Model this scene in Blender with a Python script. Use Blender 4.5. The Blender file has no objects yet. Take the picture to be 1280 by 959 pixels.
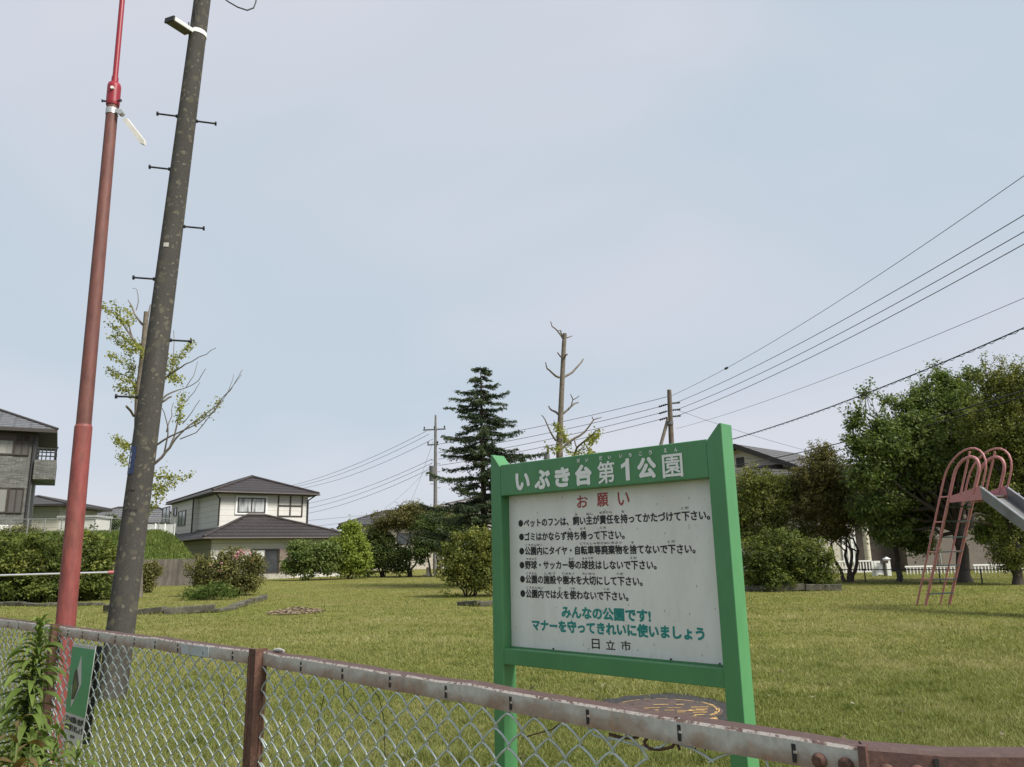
import bpy, math, random
import numpy as np
from mathutils import Vector, Matrix

S = bpy.context.scene
COL = S.collection
rng = np.random.default_rng(7)
random.seed(7)
rad = math.radians

# ------------------------------------------------------------------ camera
FPX = 961.0
EYE = np.array([0.0, 0.0, 1.4])
PITCH, ROLL = rad(12.5), rad(1.15)
FW = np.array([0, math.cos(PITCH), math.sin(PITCH)])
_R0 = np.array([1.0, 0, 0]); _U0 = np.array([0, -math.sin(PITCH), math.cos(PITCH)])
RT = math.cos(ROLL)*_R0 - math.sin(ROLL)*_U0
UP = math.cos(ROLL)*_U0 + math.sin(ROLL)*_R0
cam_d = bpy.data.cameras.new('camera')
cam_d.sensor_width = 36; cam_d.lens = FPX/1280*36
cam_d.clip_start = 0.05; cam_d.clip_end = 6000
cam = bpy.data.objects.new('camera', cam_d); COL.objects.link(cam)
m4 = Matrix.Identity(4)
for i in range(3):
    m4[i][0], m4[i][1], m4[i][2], m4[i][3] = RT[i], UP[i], -FW[i], EYE[i]
cam.matrix_world = m4
S.camera = cam

# ------------------------------------------------------------------ light
SUN_AZ = math.atan2(0.80, -0.55)        # direction towards the sun (x, y)
SUN_EL = rad(46)
SUN_V = Vector((math.sin(SUN_AZ)*math.cos(SUN_EL), math.cos(SUN_AZ)*math.cos(SUN_EL), math.sin(SUN_EL)))
W = bpy.data.worlds.new('World'); S.world = W; W.use_nodes = True
nt = W.node_tree; nt.nodes.clear()
n_out = nt.nodes.new('ShaderNodeOutputWorld'); n_bg = nt.nodes.new('ShaderNodeBackground')
n_sky = nt.nodes.new('ShaderNodeTexSky'); n_sky.sky_type = 'NISHITA'; n_sky.sun_disc = False
n_sky.sun_elevation = SUN_EL; n_sky.sun_rotation = SUN_AZ
n_sky.air_density = 1.0; n_sky.dust_density = 1.5
n_tc = nt.nodes.new('ShaderNodeTexCoord')
n_map = nt.nodes.new('ShaderNodeMapping'); n_map.inputs['Scale'].default_value = (1.0, 1.0, 2.2)
n_map.inputs['Rotation'].default_value = (0.25, -0.35, 0.3)
n_no = nt.nodes.new('ShaderNodeTexNoise'); n_no.inputs['Scale'].default_value = 1.25; n_no.inputs['Detail'].default_value = 3; n_no.inputs['Roughness'].default_value = 0.45; n_no.inputs['Distortion'].default_value = 0.6
n_ramp = nt.nodes.new('ShaderNodeValToRGB')      # the overcast's own light and dark bands
n_ramp.color_ramp.elements[0].position = 0.38; n_ramp.color_ramp.elements[0].color = (4.5, 5.15, 5.85, 1)
n_ramp.color_ramp.elements[1].position = 0.64; n_ramp.color_ramp.elements[1].color = (5.5, 5.65, 6.25, 1)
n_mix = nt.nodes.new('ShaderNodeMixRGB'); n_mix.inputs[0].default_value = 0.92
nt.links.new(n_tc.outputs['Generated'], n_map.inputs[0]); nt.links.new(n_map.outputs[0], n_no.inputs['Vector'])
nt.links.new(n_no.outputs[0], n_ramp.inputs[0])
nt.links.new(n_sky.outputs[0], n_mix.inputs[1]); nt.links.new(n_ramp.outputs[0], n_mix.inputs[2])
nt.links.new(n_mix.outputs[0], n_bg.inputs[0]); n_bg.inputs[1].default_value = 0.060
nt.links.new(n_bg.outputs[0], n_out.inputs[0])
sun_d = bpy.data.lights.new('sun', 'SUN'); sun_d.energy = 2.8; sun_d.angle = rad(20); sun_d.color = (1, 0.95, 0.87)
sun = bpy.data.objects.new('sun', sun_d); COL.objects.link(sun)
sun.rotation_euler = SUN_V.to_track_quat('Z', 'Y').to_euler()
S.view_settings.view_transform = 'Standard'; S.view_settings.look = 'None'
S.view_settings.gamma = 1; S.view_settings.use_curve_mapping = False
S.view_settings.exposure = 1.10
S.render.engine = 'CYCLES'
S.cycles.use_denoising = True
S.cycles.max_bounces = 6; S.cycles.diffuse_bounces = 3; S.cycles.transparent_max_bounces = 4

# ------------------------------------------------------------------ helpers
def ray(u, v): return FW*FPX + RT*(u-640) - UP*(v-479.5)
def at(u, v, Y):                                   # point seen at photo pixel (u, v), Y metres ahead
    d = ray(u, v); return EYE + d*(Y/d[1])
def gnd(u, v, z=0.0):
    d = ray(u, v); return EYE + d*((z-EYE[2])/d[2])
def hitp(u, v, P, n):
    d = ray(u, v); return EYE + d*(((P-EYE) @ n)/(d @ n))
V3 = lambda *a: np.array(a, float)
def unit(v):
    v = np.asarray(v, float); return v/max(1e-9, np.linalg.norm(v))

class MB:
    def __init__(s): s.v = []; s.f = []; s.m = []; s.sm = []
    def add(s, vs, fs, mi=0, smooth=False):
        o = len(s.v); s.v.extend([tuple(map(float, p)) for p in vs])
        for f in fs: s.f.append(tuple(i+o for i in f)); s.m.append(mi); s.sm.append(smooth)
        return s
    def hexa(s, p, mi=0):                          # 8 points: bottom ring 0-3, top ring 4-7
        return s.add(p, [(3,2,1,0),(4,5,6,7),(0,1,5,4),(1,2,6,5),(2,3,7,6),(3,0,4,7)], mi)
    def obox(s, c, ax, ay, az, mi=0):              # centre and three half-extent vectors
        c, ax, ay, az = map(np.asarray, (c, ax, ay, az))
        return s.hexa([c-ax-ay-az, c+ax-ay-az, c+ax+ay-az, c-ax+ay-az, c-ax-ay+az, c+ax-ay+az, c+ax+ay+az, c-ax+ay+az], mi)
    def box(s, x0, y0, z0, x1, y1, z1, mi=0):
        return s.hexa([(x0,y0,z0),(x1,y0,z0),(x1,y1,z0),(x0,y1,z0),(x0,y0,z1),(x1,y0,z1),(x1,y1,z1),(x0,y1,z1)], mi)
    def tube(s, pts, r, n=8, mi=0, caps=True, smooth=True):
        pts = [np.asarray(p, float) for p in pts]; k = len(pts)
        r = [r]*k if np.isscalar(r) else list(r)
        up = V3(0, 0, 1); vs = []; prev = None
        for i in range(k):
            t = unit(pts[min(i+1, k-1)]-pts[max(i-1, 0)])
            if prev is None:
                a = np.cross(t, up if abs(t[2]) < 0.9 else V3(1, 0, 0))
            else:
                a = prev - t*(prev @ t)
            a = unit(a); b = np.cross(t, a); prev = a
            for j in range(n):
                an = 2*math.pi*j/n
                vs.append(pts[i]+r[i]*(a*math.cos(an)+b*math.sin(an)))
        fs = [(i*n+j, i*n+(j+1) % n, (i+1)*n+(j+1) % n, (i+1)*n+j) for i in range(k-1) for j in range(n)]
        s.add(vs, fs, mi, smooth)
        if caps:
            s.add(vs[:n], [tuple(range(n))[::-1]], mi); s.add(vs[-n:], [tuple(range(n))], mi)
        return s
    def ngon_prism(s, poly, ext, mi=0):            # polygon of 3-D points extruded by a vector
        n = len(poly); a = [np.asarray(p, float) for p in poly]; b = [p+ext for p in a]
        fs = [tuple(range(n))[::-1], tuple(range(n, 2*n))]+[(i, (i+1) % n, n+(i+1) % n, n+i) for i in range(n)]
        return s.add(a+b, fs, mi)

def thing(name, loc, label, cat, group=None):
    o = bpy.data.objects.new(name, None); COL.objects.link(o)
    o.location = tuple(map(float, loc)); o.empty_display_size = 0.2
    o['label'] = label; o['category'] = cat
    if group: o['group'] = group
    return o
def tag(o, label, cat, group=None):
    o['label'] = label; o['category'] = cat
    if group: o['group'] = group
    return o
def struct(o, kind='structure'): o['kind'] = kind; return o
def wloc(o):
    l = np.zeros(3)
    while o is not None: l += np.array(o.location); o = o.parent
    return l
def obj(name, mb, mats, parent=None, bevel=0.0, label=None, origin=None):
    base = wloc(parent) if parent is not None else (np.asarray(origin, float) if origin is not None else np.zeros(3))
    if isinstance(mb, MB):
        me = bpy.data.meshes.new(name)
        vv = np.array(mb.v)-base
        me.from_pydata(vv.tolist(), [], mb.f)
        me.polygons.foreach_set('material_index', mb.m)
        me.polygons.foreach_set('use_smooth', mb.sm)
        me.update()
    else:
        me = mb
    for m in (mats if isinstance(mats, (list, tuple)) else [mats]): me.materials.append(m)
    o = bpy.data.objects.new(name, me); COL.objects.link(o)
    if parent is not None: o.parent = parent
    elif origin is not None: o.location = tuple(map(float, origin))
    if bevel:
        b = o.modifiers.new('bevel', 'BEVEL'); b.width = bevel; b.segments = 2; b.limit_method = 'ANGLE'; b.angle_limit = rad(40)
    if label: o['label'] = label
    return o

# ---- materials
def nodes(name):
    m = bpy.data.materials.new(name); m.use_nodes = True
    t = m.node_tree; return m, t, t.nodes['Principled BSDF']
def N(t, ty, **kw):
    n = t.nodes.new(ty)
    for k, v in kw.items():
        if k in n.inputs: n.inputs[k].default_value = v
        else: setattr(n, k, v)
    return n
def ramp(t, fac, stops):
    r = t.nodes.new('ShaderNodeValToRGB'); e = r.color_ramp.elements
    while len(e) < len(stops): e.new(0.5)
    for el, (p, c) in zip(e, stops): el.position = p; el.color = (*c, 1) if len(c) == 3 else c
    t.links.new(fac, r.inputs[0]); return r.outputs[0]
def coords(t, scale=(1, 1, 1), rot=(0, 0, 0), kind='Object'):
    tc = t.nodes.new('ShaderNodeTexCoord'); mp = t.nodes.new('ShaderNodeMapping')
    mp.inputs['Scale'].default_value = scale; mp.inputs['Rotation'].default_value = rot
    t.links.new(tc.outputs[kind], mp.inputs[0]); return mp.outputs[0]
def mixc(t, fac, a, b, mode='MIX'):
    m = t.nodes.new('ShaderNodeMixRGB'); m.blend_type = mode
    for s, x in zip(m.inputs, (fac, a, b)):
        if hasattr(x, 'is_linked') or hasattr(x, 'links'): t.links.new(x, s)
        elif np.isscalar(x): s.default_value = x
        else: s.default_value = (*x, 1)
    return m.outputs[0]
def bump(t, b, h, strength=0.3, dist=0.01):
    n = N(t, 'ShaderNodeBump'); n.inputs['Strength'].default_value = strength; n.inputs['Distance'].default_value = dist
    t.links.new(h, n.inputs['Height']); t.links.new(n.outputs[0], b.inputs['Normal'])
def plain(name, c, rough=0.6, metal=0.0, var=0.18, scale=6.0, spec=0.4, bmp=0.0):
    m, t, b = nodes(name)
    no = N(t, 'ShaderNodeTexNoise', Scale=scale, Detail=5.0, Roughness=0.6)
    t.links.new(coords(t), no.inputs['Vector'])
    c = np.array(c)
    t.links.new(ramp(t, no.outputs[0], [(0.3, tuple(c*(1-var))), (0.7, tuple(np.minimum(c*(1+var), 1)))]), b.inputs['Base Color'])
    b.inputs['Roughness'].default_value = rough; b.inputs['Metallic'].default_value = metal
    b.inputs['Specular IOR Level'].default_value = spec
    if bmp: bump(t, b, no.outputs[0], bmp, 0.01)
    return m
def leafmat(name, dark, mid, light, trans=0.3, rough=0.55, gain=1.0):
    m, t, b = nodes(name)
    a = N(t, 'ShaderNodeAttribute', attribute_name='tint')
    dark, mid, light = [tuple(np.array(c)*gain) for c in (dark, mid, light)]
    col = ramp(t, a.outputs['Fac'], [(0.0, dark), (0.5, mid), (1.0, light)])
    t.links.new(col, b.inputs['Base Color']); b.inputs['Roughness'].default_value = rough; b.inputs['Specular IOR Level'].default_value = 0.18
    tr = N(t, 'ShaderNodeBsdfTranslucent'); t.links.new(mixc(t, 1.0, col, (1.0, 1.0, 0.55), 'MULTIPLY'), tr.inputs[0])
    mx = N(t, 'ShaderNodeMixShader'); mx.inputs[0].default_value = trans
    t.links.new(b.outputs[0], mx.inputs[1]); t.links.new(tr.outputs[0], mx.inputs[2])
    t.links.new(mx.outputs[0], t.nodes['Material Output'].inputs[0]); return m
def rusty(name, base, rust=(0.16, 0.065, 0.035), lo=0.45, hi=0.62, scale=9, rough=0.6, metal=0.0, streak=1.0):
    m, t, b = nodes(name)
    co = coords(t, (1, 1, streak))
    n1 = N(t, 'ShaderNodeTexNoise', Scale=scale, Detail=8.0, Roughness=0.7); t.links.new(co, n1.inputs['Vector'])
    n2 = N(t, 'ShaderNodeTexNoise', Scale=scale*6, Detail=4.0, Roughness=0.7); t.links.new(co, n2.inputs['Vector'])
    f = ramp(t, n1.outputs[0], [(lo, (0, 0, 0)), (hi, (1, 1, 1))])
    base = np.array(base); rust = np.array(rust)
    c1 = ramp(t, n2.outputs[0], [(0.3, tuple(base*0.8)), (0.7, tuple(base*1.15))])
    c2 = ramp(t, n2.outputs[0], [(0.3, tuple(rust*0.55)), (0.7, tuple(rust*1.4))])
    t.links.new(mixc(t, f, c1, c2), b.inputs['Base Color'])
    b.inputs['Roughness'].default_value = rough; b.inputs['Metallic'].default_value = metal
    bump(t, b, n2.outputs[0], 0.25, 0.004)
    return m
# ------------------------------------------------------------------ foliage builders
def quadmesh(name, P, T, B, tint):
    """diamond leaves: centres P, half-length vectors T, half-width vectors B"""
    n = len(P)
    v = np.empty((n, 4, 3)); v[:, 0] = P-T; v[:, 1] = P+B-0.15*T; v[:, 2] = P+T; v[:, 3] = P-B-0.15*T
    me = bpy.data.meshes.new(name)
    me.vertices.add(4*n); me.vertices.foreach_set('co', v.reshape(-1).astype(np.float32))
    me.loops.add(4*n); me.loops.foreach_set('vertex_index', np.arange(4*n, dtype=np.int32))
    me.polygons.add(n); me.polygons.foreach_set('loop_start', np.arange(0, 4*n, 4, dtype=np.int32))
    try: me.polygons.foreach_set('loop_total', np.full(n, 4, dtype=np.int32))
    except Exception: pass
    me.update(calc_edges=True)
    a = me.attributes.new('tint', 'FLOAT', 'FACE'); a.data.foreach_set('value', np.clip(tint, 0, 1).astype(np.float32))
    return me
def runit(n):
    d = rng.normal(size=(n, 3)); return d/np.linalg.norm(d, axis=1, keepdims=True)
def cloud(blobs, n, size, clump=40, clump_r=0.22, flat=0.5, aspect=0.5, shell=0.4, tint=0.5, spread=0.22, zmin=None, droop=0.0):
    """leaf positions for blobs [cx, cy, cz, rx, ry, rz(, tint offset)]"""
    Bm = np.array([list(b)+[0.0]*(7-len(b)) for b in blobs], float)
    w = (Bm[:, 3]*Bm[:, 4]*Bm[:, 5])**(2/3); w /= w.sum()
    nc = max(8, n//clump)
    bi = rng.choice(len(Bm), nc, p=w)
    d = runit(nc); r = rng.random(nc)**shell
    wob = 1+0.16*np.sin(5*d[:, 0]+3*bi)+0.14*np.sin(6*d[:, 1]+4*d[:, 2]+bi)
    cc = Bm[bi, :3]+d*(r*wob)[:, None]*Bm[bi, 3:6]
    ct = tint+rng.normal(0, spread, nc)+Bm[bi, 6]
    if zmin is not None: cc[:, 2] = np.maximum(cc[:, 2], zmin+rng.random(nc)*0.15)
    k = rng.integers(0, nc, n)
    off = rng.normal(size=(n, 3))*clump_r*(0.5+rng.random((nc, 1)))[k]; off[:, 2] *= 0.6
    P = cc[k]+off
    if zmin is not None: P[:, 2] = np.maximum(P[:, 2], zmin+0.02)
    nn = runit(n)+np.array([0, 0, flat])+0.45*d[k]
    nn /= np.linalg.norm(nn, axis=1, keepdims=True)
    t = np.cross(nn, runit(n)); t /= np.linalg.norm(t, axis=1, keepdims=True)
    t[:, 2] -= droop; b = np.cross(nn, t)
    s = size*(0.6+0.8*rng.random(n))[:, None]
    return P, t*s/2, b*s*aspect/2, ct[k]+rng.normal(0, 0.12, n), cc
def crook(a, b, n=5, amp=0.08, up=0.0):
    a = np.asarray(a, float); b = np.asarray(b, float); L = np.linalg.norm(b-a); out = []
    for i in range(n+1):
        q = i/n; p = a+(b-a)*q
        if 0 < i < n: p = p+rng.normal(size=3)*amp*L*0.5
        p = p+V3(0, 0, up*L*math.sin(math.pi*q)*0.5); out.append(p)
    return out
def tree(name, base, label, cat, blobs, trunk, leaf, bark, n, size, group=None, twigs=5, stems=1, shoots=None, **kw):
    """base ground point; trunk = (height of the fork, radius); blobs relative to the base"""
    base = np.asarray(base, float)
    root = thing(name, base, label, cat, group)
    ab = [[b[0]+base[0], b[1]+base[1], b[2]+base[2], *b[3:]] for b in blobs]
    P, T, B, ti, cc = cloud(ab, n, size, **kw)
    mb = MB(); fh, r = trunk
    if shoots:               # leafy shoots that break the outline
        cnt, sl, per = shoots; ra = np.array([q[3:6] for q in ab]); wt = ra.prod(1)**(1/3); SP, ST = [], []
        for _ in range(cnt):
            q = ab[rng.choice(len(ab), p=wt/wt.sum())]; d = rng.normal(size=3); d[2] = abs(d[2])*.9+.1; d = unit(d)
            s0 = np.array(q[:3])+d*np.array(q[3:6])*.85
            if min(np.linalg.norm((s0-np.array(z[:3]))/np.array(z[3:6])) for z in ab if z is not q) < .8 if len(ab) > 1 else False: continue
            dd = unit(d+V3(0, 0, .7)+rng.normal(0, .3, 3)); L = sl*rng.uniform(.4, 1.1)
            pts = [s0-dd*L*.4, s0+dd*L*.3, s0+dd*L*.7+rng.normal(0, .04*L, 3), s0+dd*L+rng.normal(0, .08*L, 3)]
            mb.tube(pts, [.011, .008, .006, .003], 4, caps=False)
            for _k in range(int(per*L*1.4)):
                x = rng.random()*2.999; i = int(x); SP.append(pts[i]+(pts[i+1]-pts[i])*(x-i)+rng.normal(0, size*.65, 3))
        if SP:
            SP = np.array(SP); m_ = len(SP); nn = runit(m_)+V3(0, 0, .9); nn /= np.linalg.norm(nn, axis=1, keepdims=True)
            t_ = np.cross(nn, runit(m_)); t_ /= np.linalg.norm(t_, axis=1, keepdims=True); b_ = np.cross(nn, t_); s_ = size*(.6+.8*rng.random(m_))[:, None]
            P = np.vstack([P, SP]); T = np.vstack([T, t_*s_/2]); B = np.vstack([B, b_*s_*.25]); ti = np.concatenate([ti, .62+rng.normal(0, .15, m_)])
    o = obj('crown', quadmesh('crown', P-base, T, B, ti), leaf, root)
    forks = []
    for s in range(stems):
        off = V3(0, 0, 0) if stems == 1 else V3(math.cos(s*2.4)*0.16, math.sin(s*2.4)*0.16, 0)*(1+r*4)
        top = base+V3(rng.normal(0, .05), rng.normal(0, .05), fh)+off*2.2
        pts = crook(base+off*0.5+V3(0, 0, -0.05), top, 5, 0.06)
        rr = r if stems == 1 else r*0.65
        mb.tube(pts, [rr*1.25]+list(np.linspace(rr, rr*0.7, 5)), 9); forks.append((top, rr*0.65))
    for i, b in enumerate(ab):
        f, fr = forks[i % len(forks)]; fr = fr*min(1.0, .25+.75*max(b[3], b[5])/max(.05, max(q[3] for q in ab)))
        c = np.array(b[:3]); pts = crook(f-V3(0, 0, 0.1), c, 5, 0.1, 0.15)
        mb.tube(pts, list(np.linspace(fr*0.8, fr*0.25, 6)), 6)
        near = cc[np.argsort(np.linalg.norm(cc-c, axis=1))[:60]]
        for q in range(twigs):
            e = near[rng.integers(0, len(near))]
            mb.tube(crook(c, e, 3, 0.12), list(np.linspace(fr*0.25, fr*0.06, 4)), 4, caps=False)
    obj('trunk', mb, bark, root)
    return root

# ------------------------------------------------------------------ shared materials
M = {}
M['bark'] = plain('bark', (0.052, 0.043, 0.035), 0.9, var=0.4, scale=14, bmp=0.5)
M['bark_grey'] = plain('bark_grey', (0.135, 0.115, 0.09), 0.9, var=0.35, scale=9, bmp=0.5)
M['leaf_hedge'] = leafmat('leaf_hedge', (0.032, 0.046, 0.012), (0.08, 0.108, 0.022), (0.19, 0.20, 0.045), gain=1.2)
M['leaf_rust'] = leafmat('leaf_rust', (0.045, 0.045, 0.017), (0.10, 0.094, 0.03), (0.18, 0.165, 0.055), gain=1.25)
M['leaf_azalea'] = leafmat('leaf_azalea', (0.03, 0.034, 0.014), (0.085, 0.085, 0.028), (0.17, 0.165, 0.055), gain=1.45)
M['leaf_dark'] = leafmat('leaf_dark', (0.022, 0.036, 0.014), (0.05, 0.075, 0.022), (0.105, 0.13, 0.035), gain=1.45)
M['leaf_lime'] = leafmat('leaf_lime', (0.08, 0.12, 0.02), (0.20, 0.26, 0.045), (0.33, 0.38, 0.08), 0.35)
M['leaf_cherry'] = leafmat('leaf_cherry', (0.03, 0.052, 0.016), (0.075, 0.112, 0.03), (0.17, 0.20, 0.07), 0.4, gain=1.4)
M['leaf_yellow'] = leafmat('leaf_yellow', (0.05, 0.064, 0.016), (0.115, 0.135, 0.03), (0.24, 0.24, 0.06), 0.35, gain=1.25)
M['leaf_ginkgo'] = leafmat('leaf_ginkgo', (0.12, 0.15, 0.03), (0.26, 0.28, 0.06), (0.38, 0.38, 0.12), 0.4)
M['needle'] = leafmat('needle', (0.016, 0.026, 0.014), (0.036, 0.052, 0.026), (0.08, 0.10, 0.045), 0.12, gain=1.6)
M['weed'] = leafmat('weed', (0.055, 0.09, 0.02), (0.12, 0.175, 0.04), (0.20, 0.27, 0.07), 0.4)
M['concrete'] = plain('concrete', (0.33, 0.31, 0.27), 0.9, var=0.3, scale=3, bmp=0.3)
M['dark_metal'] = plain('dark_metal', (0.03, 0.03, 0.032), 0.5)
M['galv'] = plain('galvanised', (0.45, 0.46, 0.46), 0.42, 0.6, var=0.12)
M['white'] = plain('white_paint', (0.72, 0.73, 0.72), 0.5, var=0.08)
M['black'] = plain('black_rubber', (0.02, 0.02, 0.02), 0.6)
def glass(name, c, rough=0.08):
    m = plain(name, c, rough, var=0.35, scale=0.9, spec=0.6); return m
M['glass'] = glass('window_glass', (0.05, 0.055, 0.06))
M['curtain'] = None

# ------------------------------------------------------------------ the ground
GRX = np.array([[0, 0], [1, 1]])
def patchnoise(x, y):
    return (np.sin(x*0.9+1.3*np.sin(y*0.5))*np.sin(y*0.7+1.1*np.sin(x*0.45+2))+0.6*np.sin(x*2.1+y*1.3)*np.sin(y*1.9-x*0.7))/1.6
def ground_material():
    m, t, b = nodes('lawn_ground')
    co = coords(t)
    big = N(t, 'ShaderNodeTexNoise', Scale=0.22, Detail=5.0, Roughness=0.6); t.links.new(co, big.inputs['Vector'])
    mid = N(t, 'ShaderNodeTexNoise', Scale=2.2, Detail=6.0, Roughness=0.65); t.links.new(co, mid.inputs['Vector'])
    fine = N(t, 'ShaderNodeTexNoise', Scale=38.0, Detail=4.0, Roughness=0.7); t.links.new(co, fine.inputs['Vector'])
    c1 = ramp(t, mid.outputs[0], [(0.30, (0.09, 0.106, 0.022)), (0.52, (0.155, 0.165, 0.036)), (0.72, (0.21, 0.195, 0.06))])
    c2 = ramp(t, mid.outputs[0], [(0.30, (0.13, 0.125, 0.035)), (0.55, (0.20, 0.18, 0.062)), (0.75, (0.26, 0.22, 0.10))])
    c = mixc(t, ramp(t, big.outputs[0], [(0.42, (0, 0, 0)), (0.62, (1, 1, 1))]), c1, c2)
    c = mixc(t, 0.55, c, mixc(t, 1.0, c, ramp(t, fine.outputs[0], [(0.3, (0.5, 0.55, 0.4)), (0.7, (1.35, 1.3, 1.3))]), 'MULTIPLY'))
    t.links.new(c, b.inputs['Base Color']); b.inputs['Roughness'].default_value = 0.95; b.inputs['Specular IOR Level'].default_value = 0.1
    bump(t, b, fine.outputs[0], 0.6, 0.05)
    return m
M['lawn'] = ground_material()
g = MB(); nx = 60
xs = np.sign(np.linspace(-1, 1, nx))*np.abs(np.linspace(-1, 1, nx))**3*2500
for i in range(nx-1):
    for j in range(nx-1):
        pass
vs = [(x, y, 0.0) for y in xs for x in xs]
fs = [(j*nx+i, j*nx+i+1, (j+1)*nx+i+1, (j+1)*nx+i) for j in range(nx-1) for i in range(nx-1)]
g.add(vs, fs)
struct(obj('ground', g, M['lawn']))

# street on the near side of the fence (the camera stands on its verge)
FDIR = unit(V3(0.752, -0.659, 0)); FNRM = V3(FDIR[1], -FDIR[0], 0)      # FNRM points to the street
P1 = gnd(75, 783, 1.08); P1[2] = 0
rd = MB()
a = P1-FDIR*60+FNRM*1.9; b_ = P1+FDIR*60+FNRM*1.9
rd.ngon_prism([a+V3(0, 0, .004), b_+V3(0, 0, .004), b_+FNRM*6+V3(0, 0, .004), a+FNRM*6+V3(0, 0, .004)], V3(0, 0, -0.03))
struct(obj('road', rd, plain('asphalt', (0.055, 0.055, 0.055), 0.9, var=0.3, scale=30)))

# worn sandy strips and the bare patch in the lawn
def irregular(cx, cy, rx, ry, n=40, seed=0, ang=0.0, jag=0.25):
    r_ = np.random.default_rng(seed); ph = r_.random(6)*6.28; out = []
    for i in range(n):
        th = 2*math.pi*i/n
        k = 1+jag*(0.5*math.sin(3*th+ph[0])+0.4*math.sin(5*th+ph[1])+0.35*math.sin(9*th+ph[2])+0.3*math.sin(14*th+ph[3]))
        x, y = rx*k*math.cos(th), ry*k*math.sin(th)
        out.append((cx+x*math.cos(ang)-y*math.sin(ang), cy+x*math.sin(ang)+y*math.cos(ang)))
    return out
def sheet(poly, z): 
    mb = MB(); mb.add([(x, y, z) for x, y in poly], [tuple(range(len(poly)))]); return mb
M['sand'] = plain('bare_earth', (0.215, 0.19, 0.10), 0.95, var=0.3, scale=7)
DRY = [(*gnd(u, v)[:2], rx, ry) for u, v, rx, ry in ((330, 734, 9.0, 1.3), (470, 741, 3.6, .8), (470, 733, 10.0, 1.1), (985, 808, 1.7, .5), (512, 719, 3.4, 1.2), (1050, 800, 1.5, .7), (800, 845, 1.2, .5), (1180, 830, 1.3, .6), (1000, 860, .7, .4), (1150, 780, 3, 1.2), (520, 775, 2.2, 1.2), (420, 800, 1.6, .8), (560, 800, 1.1, .5), (230, 790, 1.2, .6), (980, 770, 2.5, .9))]
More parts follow.
